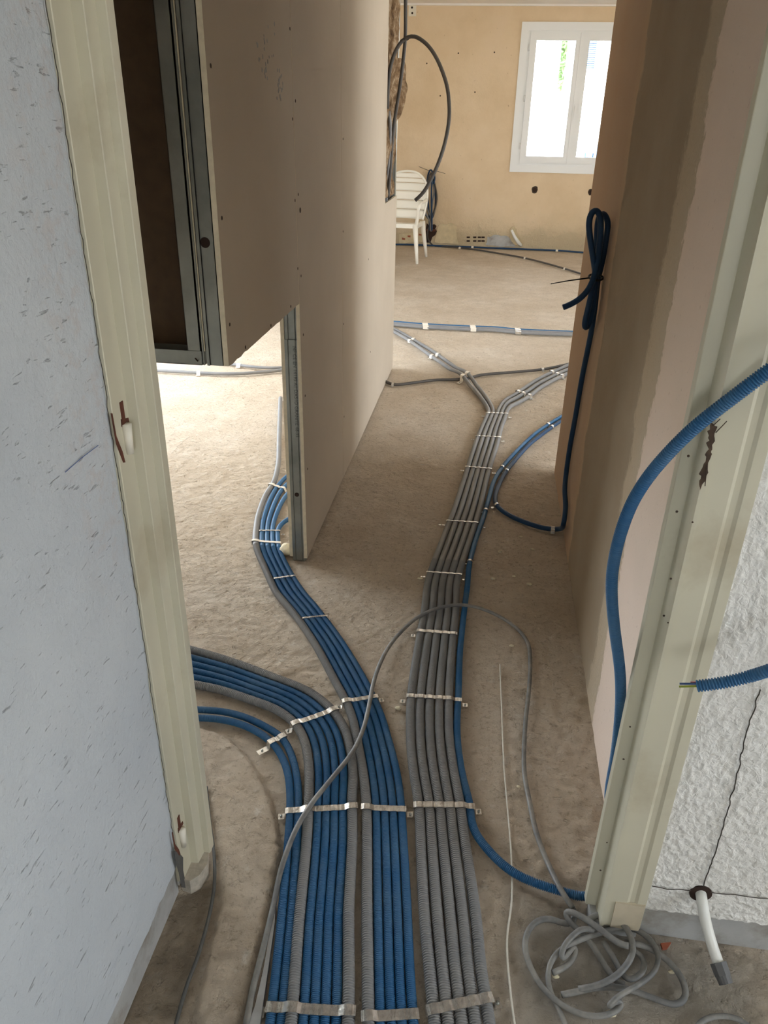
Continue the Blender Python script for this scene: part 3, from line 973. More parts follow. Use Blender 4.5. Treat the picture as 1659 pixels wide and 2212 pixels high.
# the six that bend off to the left door opening
LA = [(626, 2240), (632, 2166), (645, 2000), (657, 1880), (664, 1800), (666, 1743), (668, 1672), (659.5, 1606), (640, 1566), (601, 1535), (546, 1513.5), (467.5, 1488), (415, 1478), (330, 1455), (120, 1402), (-120, 1345), (-330, 1298)]
RA = [(750, 2240), (749, 2166), (750, 2000), (753, 1880), (756, 1800), (758, 1743), (763, 1672), (749.6, 1586), (722, 1539), (671, 1496), (585, 1461), (487, 1425), (409, 1403), (330, 1382), (130, 1332), (-105, 1277), (-310, 1232)]
build_bundle('A', LA, RA, 'gbbbbg', [
    'grey corrugated conduit on the outer left side of the six bending towards the left opening',
    'blue conduit right beside the left grey one in the six bending left',
    'second blue conduit inside the six-wide row bending left',
    'third blue conduit inside the six-wide row bending left',
    'fourth blue conduit inside the six-wide row bending left, next to its right grey one',
    'grey corrugated conduit on the far side of the six bending left, touching the middle row'], 'six conduits bending to the left opening')
LB = [(580, 2240), (588.7, 2166), (607, 2000), (618, 1880), (624, 1800), (627, 1743), (624, 1680), (612.5, 1641), (593, 1609.5), (558, 1582), (514.6, 1562.5), (467.5, 1553), (424, 1551), (340, 1552), (120, 1556), (-150, 1560)]
RB = [(602, 2240), (608.6, 2166), (624, 2000), (635, 1880), (641, 1800), (643.5, 1743), (641, 1678), (632, 1637), (610, 1594), (577, 1572), (534, 1551), (487, 1538), (424, 1533), (340, 1532), (120, 1535), (-150, 1537)]
build_bundle('B', LB, RB, 'bb', [
    'outermost left blue conduit, curving away under the left door frame',
    'blue conduit just inside the outermost left one, curving with it'], 'two blue conduits curving out at the left')
LC = [(796, 2240), (794.5, 2166), (793, 2000), (793, 1880), (793, 1800), (792, 1745), (785, 1672), (773, 1606), (759.5, 1543), (745.7, 1511.6), (718, 1461), (687, 1402), (648, 1343), (620, 1308), (597.6, 1282), (573, 1229), (552, 1177), (555.6, 1124.5)]
RC = [(890, 2240), (886.5, 2166), (881, 2000), (875, 1880), (870, 1800), (867, 1750), (861, 1692), (843.7, 1613), (826, 1558), (812, 1519), (781, 1457), (742, 1394), (702.6, 1343), (683, 1312), (664, 1292), (632.5, 1247), (603, 1188), (599, 1150)]
# continue past the stud: grey one first, three blues curve with it, the last blue turns right
def ext_path(LR, tails):
    return LR
build_bundle('C', LC, RC, 'gbbbb', ['', '', '', '', ''], 'middle row of conduits')
# replace the five by versions with their own far ends
def redo(key, tail, lab, mat, pitch):
    P, r = PATHS[key]
    for o in list(COL.objects):
        if o.name.startswith('conduit') and o.get('label') == '' and o.get('tmp') is None:
            o['tmp'] = 1
    P = [p for p in P]
    T = catmull([P[-12], P[-1]] + [fl(u, v, r + 0.0005) for u, v in tail], 0.01)
    n = len(T)
    k = min(range(n), key=lambda i: (T[i] - P[-1]).length)
    P = smooth_path(P + T[k + 1:], 8)
    conduit(key, P, r, mat, pitch, lab, 'middle row of grey and blue conduits')
tails = {
    'C0': ([(573, 1072), (590.6, 1044), (601, 1002), (603, 950), (604.6, 900), (606, 860)], 'grey corrugated conduit on the left of the middle row, running off behind the stud', 'grey', 0.0052),
    'C1': ([(579, 1090), (596, 1056), (612, 1036), (650, 1005)], 'blue conduit beside the grey one in the middle row', 'blue', 0.0039),
    'C2': ([(588, 1100), (606, 1062), (625, 1042), (660, 1020)], 'second blue conduit from the grey one in the middle row', 'blue', 0.0039),
    'C3': ([(598, 1108), (617, 1072), (640, 1050), (680, 1030)], 'third blue conduit from the grey one in the middle row', 'blue', 0.0039),
    'C4': ([(603, 1138), (612, 1128), (626, 1120), (660, 1108)], 'rightmost blue conduit of the middle row, turning off under the partition', 'blue', 0.0039)}
for o in [o for o in COL.objects if o.get('label') == '']:
    bpy.data.objects.remove(o)
for k, (tl, lab, mt, pt) in tails.items():
    redo(k, tl, lab, mt, pt)
# five grey conduits up the corridor, splitting two / three at the far strap
LD = [(941, 2240), (934, 2160), (918.6, 2000), (911, 1870), (908, 1800), (905, 1740), (892, 1660), (886, 1587), (888.6, 1497), (905, 1388), (917.5, 1316), (923, 1262), (934, 1225.5), (959, 1160), (981, 1102.5), (1006, 1026.6), (1031.5, 947), (1056, 890)]
RD = [(1056, 2240), (1042, 2160), (1030, 2000), (1012, 1870), (1001, 1800), (993, 1740), (979, 1660), (970, 1587), (970, 1497), (977, 1388), (984.5, 1316), (986, 1262), (995, 1225.5), (1017, 1160), (1035, 1102.5), (1053, 1026.6), (1076.7, 947), (1089, 890)]
build_bundle('D', LD, RD, 'ggggg', [''] * 5, 'tmp')
for o in [o for o in COL.objects if o.get('label') == '']:
    bpy.data.objects.remove(o)
dt = [([(1032, 851), (999, 818), (959, 788), (926, 765), (883, 735), (854.7, 718.5), (820, 700)], 'leftmost grey conduit of the corridor row, branching to the left far ahead'),
      ([(1040, 845), (1006.5, 811), (967, 781.5), (933.6, 758), (888, 731), (860, 715), (825, 697)], 'second grey conduit of the corridor row, branching left with its neighbour'),
      ([(1091.7, 864), (1111.6, 852.8), (1138, 834.5), (1164.6, 818), (1197.8, 802), (1227.6, 789), (1260, 776)], 'middle grey conduit of the corridor row, bending right beyond the last wire tie'),
      ([(1096, 870), (1113, 861), (1141, 844), (1164.6, 828), (1196, 812), (1227.6, 798), (1260, 785)], 'fourth grey conduit of the corridor row, in the middle of the three bending right'),
      ([(1103, 877), (1117, 871), (1145, 854.4), (1166, 838), (1196, 821), (1229, 806), (1262, 795)], 'rightmost grey conduit of the corridor row, on the near side of the three bending right')]
for k in range(5):
    P, r = PATHS['D%d' % k]
    tl, lab = dt[k]
    T = catmull([P[-14], P[-1]] + [fl(u, v, r + 0.0005) for u, v in tl], 0.012)
    i0 = min(range(len(T)), key=lambda i: (T[i] - P[-1]).length)
    P = smooth_path(list(P) + T[i0 + 1:], 8)
    if k < 2:
        cx = fl(1003, 818, 0)
        for p in P:
            dd = math.hypot(p.x - cx.x, p.y - cx.y)
            p.z += 0.021 * max(0, 1 - (dd / 0.22) ** 2) ** 2
    conduit('D%d' % k, P, r, 'grey', 0.0052, lab, 'row of five grey conduits up the corridor')
# the blue one beside them: floor, round the right jamb, then up in a free loop
hb_ = [fl(u, v, 0.0105) for u, v in [(1240, 884), (1212, 900), (1161.7, 932.5), (1125.5, 965), (1085.7, 1008.5), (1067.6, 1037.4), (1056.8, 1073.6), (1046, 1113), (1026, 1171), (1013, 1225.5), (1010, 1262), (1004, 1309), (999, 1352), (993.5, 1406), (990, 1497), (987, 1587), (997, 1668), (1014.8, 1740), (1017, 1769), (1025, 1797), (1045.5, 1826), (1074.5, 1858), (1110.6, 1887), (1160, 1909), (1204, 1923), (1241, 1933), (1274, 1940)]]
hb_ += [Vector((0.345, 1.185, 0.03)), Vector((0.366, 1.205, 0.12)), dep(1316, 1720, 1.55), dep(1328.6, 1639, 1.50), dep(1338, 1557.6, 1.46), dep(1341, 1490, 1.42), dep(1338, 1435.6, 1.385), dep(1328.6, 1368, 1.35), dep(1322, 1300, 1.31), dep(1321, 1250, 1.285), dep(1327, 1206, 1.26), dep(1343, 1143, 1.225), dep(1368, 1080, 1.19), dep(1403, 1026, 1.155), dep(1444, 978.5, 1.12), dep(1498, 924.7, 1.085), dep(1555, 880, 1.055), dep(1609, 839, 1.03), dep(1659, 801, 1.01), dep(1720, 762, 0.99), dep(1800, 726, 0.985), Vector((0.78, 0.82, 1.20)), Vector((0.95, 0.92, 1.22)), Vector((1.06, 1.04, 1.20)), Vector((1.08, 1.10, 1.18))]
P = catmull(hb_, 0.008)
P = smooth_path(P, 10)
for p in P:
    if 1.14 < p.y < 3.3 and p.x > 0.3745: p.x = 0.3745
conduit('H', P, 0.0102, 'blue', 0.0039, 'long blue conduit right of the grey row, rising in a loop past the right frame', 'blue conduits on the right', sides=14)
print('loop x', max(p.x for p in P if p.y > 1.14))
# second blue: floor loop, up the corner of the corridor wall into a tied hank
ib = [fl(u, v, 0.0105) for u, v in [(1245, 886), (1214, 908), (1188.8, 925), (1143.6, 960), (1111, 996), (1093, 1019), (1078, 1046), (1070, 1070), (1073, 1092), (1100, 1113), (1143.6, 1131.5), (1185, 1143)]]
WXX = 0.373
ib += [fl(1207, 1143, 0.012), onx(1218, 1128, 0.366), onx(1222, 1090, WXX), onx(1219.6, 1062, 0.368), onx(1222, 1030, 0.372), onx(1230, 972, WXX), onx(1243, 900, WXX), onx(1257.5, 814.7, WXX), onx(1277.4, 715, WXX), onx(1286, 655, 0.370)]
YK = onx(1289, 600, 0.366).y
print('hank y', YK)
hk = [(1291, 605, .01), (1302, 562, .02), (1312, 525, .03), (1315, 492, .03), (1312, 467, .03), (1304, 454, .03), (1296, 457, .03), (1291, 475, .03), (1289, 512, .03), (1288, 555, .04), (1283, 605, .055), (1274, 650, .065), (1264, 692, .065), (1260, 708, .06), (1264, 716, .05), (1271, 706, .04), (1280, 668, .035), (1287, 620, .045), (1284, 575, .07), (1277, 530, .08), (1272, 492, .08), (1272, 467, .08), (1278, 452, .078), (1287, 448, .072), (1295, 455, .066), (1298, 472, .06), (1297, 512, .062), (1291, 560, .07), (1283, 600, .088), (1269, 630, .10), (1245, 652, .11), (1214, 665, .12)]
ib += [ony(u, v, YK - dy) for u, v, dy in hk]
P = smooth_path(catmull(ib, 0.008), 10)
for p in P:
    if p.y < 3.3 and p.x > 0.3745: p.x = 0.3745
H_ = PATHS['H'][0]
for p in P:
    if p.z < 0.03 and p.y > 2.8:
        for it in range(2):
            q = min(H_, key=lambda h: (h - p).length)
            dv = p - q
            if dv.length < 0.0207:
                away = Vector((1, -0.6, 0)).normalized()
                if dv.length > 1e-4 and dv.dot(away) > 0: away = Vector((dv.x, dv.y, 0)).normalized()
                p += away * (0.0207 - dv.length)
P = smooth_path(P, 3)
conduit('I', P, 0.0102, 'blue shaded', 0.0039, 'shade-darkened blue conduit tied in a hanging hank on the corner of the corridor wall', 'blue conduits on the right', far=2.6)
zt = empty('cable_tie', label='black cable tie with a long tail around the hanging blue hank', category='cable tie')
ct = ony(1287, 599, YK - 0.045)
ring_pts = [Vector((ct.x + 0.023 * math.cos(a), ct.y + 0.034 * math.sin(a), ct.z + 0.004 * math.sin(a))) for a in [2 * PI * i / 24 for i in range(25)]]
obj('tie_band', tube(ring_pts, 0.004, 6), 'black tie', zt, True)
obj('tie_tail', tube([ct + Vector((-0.026, -0.02, 0)), ony(1230, 606, YK - 0.12), ony(1190, 613, YK - 0.18)], [0.0026, 0.002, 0.0014], 6), 'black tie', zt, True)
# single grey one crossing under
gd = [(800, 812), (834.8, 825), (849.7, 831), (899.5, 826), (942.5, 820.6), (985.6, 820), (1015, 816), (1038.7, 810), (1098, 804.7), (1171, 798), (1227.6, 786.5), (1260, 778)]
P = smooth_path(catmull([fl(u, v, 0.0105) for u, v in gd], 0.012), 6)
for i, p in enumerate(P):   # dips where the pair runs over it
    pass
conduit('X', P, 0.010, 'grey dark', 0.0052, 'thin dark grey conduit crossing the far end of the corridor from side to side', 'far floor conduits', far=0, sides=10)
# lift the pair where it passes over the single one: done in the strap below
# far group lying across the floor
for k, (dv, r, mt, lab) in enumerate([(-3.2, 0.010, 'blue', 'blue conduit at the back of the flat band across the far floor'), (0.0, 0.0125, 'grey', 'middle grey conduit of the flat band across the far floor'), (3.6, 0.0125, 'grey', 'near grey conduit of the flat band across the far floor')]):
    P = catmull([fl(u, v + dv, r + 0.001) for u, v in [(790, 692), (854.7, 698.6), (916, 703.6), (1018.8, 708.6), (1070, 710.5), (1118, 715), (1236, 720), (1290, 722)]], 0.02)
    conduit('E%d' % k, P, r, mt, 0.0052, lab, 'flat band of conduits across the far floor', far=0, sides=10)
P = catmull([Vector((q.x, min(q.y, YF - 0.03), q.z)) for q in (fl(u, v, 0.012) for u, v in [(800, 530), (859.7, 528), (900, 527), (922.7, 526.5), (982, 529.6), (1032, 533), (1131.5, 537), (1203, 541), (1260.8, 545.5), (1300, 549)])], 0.03)
conduit('F', P, 0.011, 'blue shaded', 0.0052, 'dark conduit running along the foot of the far wall', 'conduits at the far wall', far=0, sides=10)
gp = [ony(926, 492, YF - 0.05), ony(923, 512, YF - 0.05)] + [fl(u, v, 0.014) for u, v in [(934, 529), (982, 534), (1032, 540), (1081.8, 548), (1134.8, 557.7), (1198, 574), (1254, 591), (1290, 603)]]
P = smooth_path(catmull(gp, 0.02), 6)
conduit('G', P, 0.011, 'grey dark', 0.0052, 'grey conduit leaving the far wall recess diagonally across the floor', 'conduits at the far wall', far=0, sides=10)
# left room
P = smooth_path(catmull([fl(u, v, 0.0125) for u, v in [(250, 795), (332.6, 800), (386.8, 803), (430, 805.5), (495, 807.7), (560, 804.4), (604, 800), (650, 792)]], 0.02), 4)
conduit('J', P, 0.0115, 'grey', 0.0052, 'grey conduit lying across the floor of the bright room on the left', 'conduits in the left room', far=0, sides=10)
P = smooth_path(catmull([fl(u, v, 0.0125) for u, v in [(440, 780), (504, 787), (517, 789), (560, 793.6), (604, 794.5), (650, 787)]], 0.02), 4)
conduit('J2', P, 0.0105, 'grey', 0.0052, 'second grey conduit in the bright left room, half hidden by the hanging board', 'conduits in the left room', far=0, sides=10)
# hanging pair at the end of the partition
YH = 4.62
vp_ = [ony(876, -60, YH), ony(876, 0, YH), ony(876, 60, YH), ony(875, 90, YH), ony(871, 130, YH), ony(865.6, 173.6, YH), ony(859, 217, YH + 0.02), ony(852, 262, YH + 0.03), ony(847, 310, YH + 0.02), ony(842, 380, YH), ony(838, 430, YH - 0.02)]
P = smooth_path(catmull(vp_, 0.01), 5)
conduit('V1', P, 0.0095, 'grey dark', 0.0052, 'dark conduit dropping from the ceiling in front of the mineral wool', 'hanging conduits at the partition end', far=0, sides=10)
lp = [ony(837, 235, YH - 0.08), ony(838.4, 184.5, YH - 0.08), ony(842.8, 146.5, YH - 0.07), ony(851.5, 117, YH - 0.06), ony(863.4, 94, YH - 0.05), ony(876, 82, YH - 0.04), ony(890.5, 77, YH - 0.05), ony(906.8, 83.5, YH - 0.07), ony(926, 99.8, YH - 0.1), ony(942.6, 124.8, YH - 0.14), ony(955.6, 154, YH - 0.18), ony(966.5, 190, YH - 0.22), ony(970.8, 240, YH - 0.28), ony(969.8, 261, YH - 0.3), ony(962.5, 302.8, YH - 0.33), ony(950, 344.4, YH - 0.36), ony(934.4, 380.8, YH - 0.38), ony(913.6, 417, YH - 0.4), ony(890.7, 438, YH - 0.4)]
P = smooth_path(catmull(lp, 0.01), 5)
conduit('V2', P, 0.0098, 'grey dark', 0.0052, 'dark conduit end hanging in a wide free loop in front of the far wall', 'hanging conduits at the partition end', far=0, sides=12)
P = smooth_path(catmull([ony(840, 240, YH - 0.02), ony(843, 270, YH - 0.02), ony(841, 330, YH), ony(836, 400, YH), ony(834, 440, YH)], 0.01), 3)
conduit('V3', P, 0.009, 'grey', 0.0052, 'grey conduit running down inside the open partition beside the wool', 'hanging conduits at the partition end', far=0, sides=10)
zt = empty('cable_tie', label='black tie binding the hanging conduits under the ceiling', category='cable tie')
ct = ony(874, 86, YH - 0.02)
obj('tie_band', tube([ct + Vector((0.020 * math.cos(a), 0.03 * math.sin(a), 0.006 * math.cos(a))) for a in [2 * PI * i / 20 for i in range(21)]], 0.005, 6), 'black tie', zt, True)
# short blue stub with wires in front of the roughcast wall
sb = empty('conduit_stub', label='short cut end of blue corrugated conduit with wires, in front of the white roughcast wall', category='conduit')
d0 = 1.16
sp_ = [dep(1506, 1482, d0), dep(1540, 1478, d0 - 0.01), dep(1580, 1471, d0 - 0.02), dep(1620, 1461, d0 - 0.03), dep(1659, 1449, d0 - 0.05), dep(1730, 1425, d0 - 0.07), Vector((0.78, 0.93, 0.74)), Vector((0.95, 0.98, 0.82)), Vector((1.04, 1.05, 0.86)), Vector((1.06, 1.10, 0.87))]
P = smooth_path(catmull(sp_, 0.004), 6)
obj('sheath', corrugated(P, 0.0095, 0.0044, 9, 16), 'blue', sb, True)
for nm, mt, a, dz in (('wire', 'wire blue', (1468, 1477), 0.002), ('wire', 'wire green', (1467, 1483), -0.002), ('wire', 'wire red', (1492, 1474), 0.005)):
    e = dep(a[0], a[1], d0 + 0.005)
    s0 = P[3] + Vector((0, 0, dz))
    obj(nm, tube([s0, e], 0.0016, 8), mt, sb, True, label={'wire blue': 'blue wire', 'wire green': 'green and yellow wire', 'wire red': 'red wire'}[mt])
print('stub y', P[0].y)

# ------------------------------------------------------------------ straps over the conduits
def crossings(A, B, keys):
    out = []
    d = (B - A); L = math.hypot(d.x, d.y)
    ux, uy = d.x / L, d.y / L
    for k in keys:
        P, r = PATHS[k]
        for p, q in zip(P, P[1:]):
            s0 = -(p.x - A.x) * uy + (p.y - A.y) * ux
            s1 = -(q.x - A.x) * uy + (q.y - A.y) * ux
            if s0 * s1 <= 0 and s0 != s1:
                t = s0 / (s0 - s1)
                c = p.lerp(q, t)
                x = (c.x - A.x) * ux + (c.y - A.y) * uy
                if -0.02 < x < L + 0.02:
                    tx, ty = q.x - p.x, q.y - p.y
                    tl = math.hypot(tx, ty)
                    sn = abs(-tx * uy + ty * ux) / max(tl, 1e-9)
                    out.append((x, c.z, r, max(0.35, sn)))
                    break
    return out
def strap(a, b, keys, w, mat, label, group, tabs='', name='fixing_strap', thick=0.0010, tablen=0.017, wavy=0.0):
    A, B = fl(a[0], a[1], 0.02), fl(b[0], b[1], 0.02)
    A.z = B.z = 0
    d = B - A
    L = d.length
    d.normalize()
    n = Vector((-d.y, d.x, 0))
    C = crossings(A, B, keys)
    if not C:
        print('no crossing', label); return
    x0 = min(x - r / s for x, z, r, s in C) - 0.0012
    x1 = max(x + r / s for x, z, r, s in C) + 0.0012
    N = max(12, int((x1 - x0) / 0.0018))
    H_ = []
    for i in range(N + 1):
        x = x0 + (x1 - x0) * i / N
        h = 0.0
        for cx, cz, r, s in C:
            t = (x - cx) * s / r
            if abs(t) < 1: h = max(h, cz + r * math.sqrt(1 - t * t))
        H_.append(h)
    k = 3
    G = [max(H_[max(0, i - k):i + k + 1]) for i in range(N + 1)]
    G = [sum(G[max(0, i - 2):i + 3]) / len(G[max(0, i - 2):i + 3]) for i in range(N + 1)]
    G = [max(g, h) + 0.0006 for g, h in zip(G, H_)]
    prof = []
    def tab(side):
        xe = x0 if side == 'l' else x1
        sg = -1 if side == 'l' else 1
        return [(xe + sg * tablen, 0.0015), (xe + sg * 0.003, 0.0015)]
    pl = tab('l') if 'l' in tabs else [(x0 - 0.0002, 0.002)]
    pr = list(reversed(tab('r'))) if 'r' in tabs else [(x1 + 0.0002, 0.002)]
    prof = pl + [(x0 + (x1 - x0) * i / N, G[i]) for i in range(N + 1)] + pr
    V, Fc = [], []
    for i, (x, z) in enumerate(prof):
        ww = w / 2 * (1 + wavy * math.sin(x * 900))
        c = A + d * x
        sl = 0.0006 * noise.noise(Vector((x * 80, 3, 0)))
        for o_, dz in ((-ww, 0), (ww, 0), (ww, thick), (-ww, thick)):
            V.append(c + n * o_ + Vector((0, 0, z + dz + sl)))
    m = len(prof)
    for i in range(m - 1):
        for k in range(4):
            a_, b_ = i * 4 + k, i * 4 + (k + 1) % 4
            Fc.append((a_, b_, b_ + 4, a_ + 4))
    Fc += [(3, 2, 1, 0), (m * 4 - 4, m * 4 - 3, m * 4 - 2, m * 4 - 1)]
    o = obj(name, (V, Fc), mat, None, False, label=label, category='strap' if name == 'fixing_strap' else 'clip', group=group)
    for side in tabs:
        xe = (x0 - tablen * 0.6) if side == 'l' else (x1 + tablen * 0.6)
        c = A + d * xe
        obj('strap_screw', disc((c.x, c.y, 0.0015), (0, 0, 1), w * 0.2, 0.004, 12, w * 0.16), 'steel', o, True)
    return o
G1 = 'shiny perforated steel straps over the conduits'
W_ = 0.017
A_, B_, C_, D_ = ['A%d' % i for i in range(6)], ['B0', 'B1'], ['C%d' % i for i in range(5)], ['D%d' % i for i in range(5)]
strap((557, 2174), (762, 2186), B_ + A_, W_ + 0.003, 'band', 'wide steel strap over the left row of conduits at the bottom edge', G1, 'l')
strap((786, 2198), (897, 2190), C_, W_ + 0.003, 'band', 'steel strap over the middle row at the bottom edge', G1, '')
strap((922, 2186), (1058, 2158), D_, W_ + 0.003, 'band', 'steel strap over the grey row at the bottom edge, screwed down on its right', G1, 'r')
strap((613, 1752), (764, 1743), B_ + A_, W_, 'band', 'steel strap over the left row of eight, partly under the loose cable', G1, 'l')
strap((784, 1745), (874, 1748), C_, W_, 'band', 'steel strap over the middle row, level with the straps beside it', G1, 'r')
strap((896, 1741), (1022, 1742), D_ + ['H'], W_, 'band', 'steel strap over five grey conduits and the blue one where it leaves them', G1, 'r')
strap((630, 1566), (722, 1533), A_, W_, 'band', 'slanting steel strap on the bend of the six conduits', G1, 'l')
strap((576, 1606), (612, 1588), B_, W_, 'band', 'short steel strap on the two curving blue conduits', G1, 'l', tablen=0.034)
strap((738, 1517), (818, 1503), C_, W_ * 0.9, 'band', 'steel strap over the middle row just above the crossing cable', G1, 'lr')
strap((882, 1505), (995, 1512), D_ + ['H'], W_ * 0.85, 'band', 'steel strap over the corridor row below the arch of the loose cable', G1, 'lr')
strap((900, 1364), (990, 1371), D_, W_ * 0.8, 'band', 'steel strap over the corridor row just under the top of the cable arch', G1, 'lr')
G2 = 'thin twisted wire ties over the conduits'
ords = ['nearest', 'second', 'third', 'fourth', 'farthest']
for k, (a, b) in enumerate([((918, 1237), (1001, 1243)), ((962, 1126), (1038, 1131)), ((1000, 1009), (1060, 1014)), ((1026, 943), (1084, 946)), ((1050, 893), (1096, 895))]):
    strap(a, b, D_, 0.0075 if k < 2 else 0.010, 'band', '%s thin wire tie across the corridor row of grey conduits' % ords[k], G2, 'lr', tablen=0.02 + 0.01 * (k == 1), wavy=0.25)
strap((644, 1336), (706, 1330), C_[1:], 0.008, 'band', 'thin wire tie over the four blue conduits of the middle row, nearer one', G2, 'r', wavy=0.3)
strap((588, 1250), (640, 1243), C_[1:], 0.008, 'band', 'thin wire tie over the blue conduits of the middle row by the partition foot', G2, '', wavy=0.3)
strap((560, 1146), (612, 1146), C_[1:], 0.009, 'band', 'thin wire tie over the blue conduits just past the partition foot', G2, 'r', wavy=0.3)
strap((538, 1168), (606, 1172), C_, 0.013, 'white tie', 'white plastic strap over the middle row beside the partition foot', 'white straps', '')
strap((580, 1046), (630, 1057), C_[:4], 0.014, 'white tie', 'white plastic strap half hidden behind the partition edge', 'white straps', '')
strap((1122, 846), (1150, 856), D_[2:], 0.02, 'band', 'steel clip in the middle of the three conduits bending right', 'clips in the far room', 'r')
strap((1194, 803), (1224, 815), D_[2:], 0.02, 'band', 'steel clip on the three conduits close to the corridor corner', 'clips in the far room', 'r')
strap((990, 822), (1016, 808), D_[:2] + ['X'], 0.024, 'white tie', 'pale strap where the pair crosses over the thin conduit', 'clips in the far room', 'l', tablen=0.05)
strap((926, 770), (948, 764), D_[:2], 0.022, 'white tie', 'pale strap halfway along the pair branching left', 'clips in the far room', 'l')
strap((876, 738), (896, 731), D_[:2], 0.022, 'white tie', 'pale strap on the branching pair nearest the partition', 'clips in the far room', '')
G3 = 'small clips on single conduits'
def clip(key, u, v, w, mat, lab, side='r', name='conduit_clip'):
    P, r = PATHS[key]
    c0 = fl(u, v, r)
    i = min(range(1, len(P) - 1), key=lambda j: (P[j] - c0).length)
    t = (P[i + 1] - P[i - 1]); t.z = 0; t.normalize()
    n = Vector((t.y, -t.x, 0))
    c = P[i]
    pr = [(r + 0.0008) * math.cos(a) for a in [PI * k / 12 for k in range(13)]]
    pz = [(r + 0.0008) * math.sin(a) for a in [PI * k / 12 for k in range(13)]]
    prof = [(x, c.z + z) for x, z in zip(pr, pz)]
    prof = [(prof[0][0], 0.001)] + prof + [(prof[-1][0], 0.001)]
    if 'r' in side: prof = [(r + 0.016, 0.0015), (r + 0.002, 0.0015)] + prof[1:]
    if 'l' in side: prof = prof[:-1] + [(-r - 0.002, 0.0015), (-r - 0.016, 0.0015)]
    V, Fc = [], []
    for x, z in prof:
        for o_, dz in ((-w / 2, 0), (w / 2, 0), (w / 2, 0.001), (-w / 2, 0.001)):
            p = Vector((c.x, c.y, 0)) + n * x + t * o_
            V.append((p.x, p.y, z + dz))
    m = len(prof)
    for i in range(m - 1):
        for k in range(4):
            a_, b_ = i * 4 + k, i * 4 + (k + 1) % 4
            Fc.append((a_, b_, b_ + 4, a_ + 4))
    Fc += [(3, 2, 1, 0), (m * 4 - 4, m * 4 - 3, m * 4 - 2, m * 4 - 1)]
    obj(name, (V, Fc), mat, None, False, label=lab, category='clip', group=G3)
clip('H', 1013, 1215, 0.012, 'band', 'steel clip on the blue conduit level with the nearest wire tie')
clip('H', 1048, 1103, 0.013, 'band', 'steel clip on the blue conduit where it joins the grey row')
clip('H', 1086, 1011, 0.014, 'band', 'steel clip on the left of the two blue conduits, nearer pair', 'l')
clip('I', 1094, 1018, 0.014, 'band', 'steel clip on the right of the two blue conduits, nearer pair')
clip('H', 1179, 917, 0.016, 'band', 'steel clip on the back blue conduit near the corridor corner', 'l')
clip('I', 1190, 923, 0.016, 'band', 'steel clip on the front blue conduit near the corridor corner')
clip('I', 1073, 1092, 0.014, 'band', 'steel clip at the turn of the shade-darkened blue loop')
clip('I', 1194, 1144, 0.016, 'band', 'steel clip on the shade-darkened blue conduit at the foot of the corridor wall')
clip('X', 850, 831, 0.016, 'band', 'clip on the thin crossing conduit beside the partition')
clip('X', 1172, 798, 0.02, 'band', 'clip on the thin crossing conduit towards the corridor corner')
for k, (u, v) in enumerate([(919, 703), (1022, 708), (1119, 715)]):
    strap((u - 2, v - 9), (u + 2, v + 9), ['E0', 'E1', 'E2'], 0.045, 'white tie' if k < 2 else 'band', ['left', 'middle', 'right'][k] + ' strap on the flat band across the far floor', 'straps on the far band', '')
clip('G', 994, 536, 0.03, 'white tie', 'pale clip on the diagonal far conduit, left one')
clip('G', 1135, 558, 0.03, 'white tie', 'pale clip on the diagonal far conduit, middle one')
clip('G', 1222, 581, 0.03, 'white tie', 'pale clip on the diagonal far conduit, right one')
clip('F', 1022, 532, 0.03, 'white tie', 'pale clip on the dark conduit along the far wall, left one')
clip('F', 1203, 541, 0.03, 'white tie', 'pale clip on the dark conduit along the far wall, right one')
clip('J', 427, 805, 0.025, 'white tie', 'white clip on the conduit of the left room')
clip('J2', 515, 789, 0.03, 'white tie', 'white clip beside the lower corner of the hanging board')

# ------------------------------------------------------------------ loose cables
def cable(pts, r, mat, label, group=None, flat=1.0, name='cable', it=6, cat='cable', step=0.006, sides=10):
    P = smooth_path(catmull(pts, step), it)
    kw = dict(label=label, category=cat)
    if group: kw['group'] = group
    return obj(name, tube(P, r, sides, flat), mat, None, True, **kw)
kz = [(1237, 1962, 0.02), (1211.5, 1921.7, 0.027), (1195, 1890, 0.016), (1186, 1870, 0.006), (1160, 1804, 0.006), (1142, 1723, 0.006), (1132.6, 1668, 0.006), (1134.5, 1569, 0.006), (1143.6, 1478.7, 0.006), (1145, 1424, 0.006), (1140, 1388, 0.007), (1118, 1359, 0.008), (1089, 1337.6, 0.010), (1053, 1319.5, 0.017), (1017, 1308.7, 0.028), (981, 1307, 0.032), (944.7, 1314, 0.032), (916, 1326, 0.030), (897, 1337, 0.020), (872, 1359, 0.012), (843.4, 1392, 0.012), (825, 1424, 0.020), (808, 1470, 0.028), (796.7, 1527, 0.030), (785, 1574, 0.030), (761.4, 1625, 0.033), (718, 1680, 0.028), (671, 1739, 0.034), (640, 1790, 0.028), (616.4, 1848.6, 0.026), (604, 1890, 0.018), (592, 1950, 0.013), (578, 2010, 0.013), (563, 2070, 0.013), (545, 2140, 0.013), (526, 2240, 0.013), (480, 2420, 0.012), (430, 2640, 0.012)]
cable([fl(*q) for q in kz], 0.0063, 'cable grey', 'long dusty grey cable arching over the conduit rows and back down to the bottom left', flat=0.8)
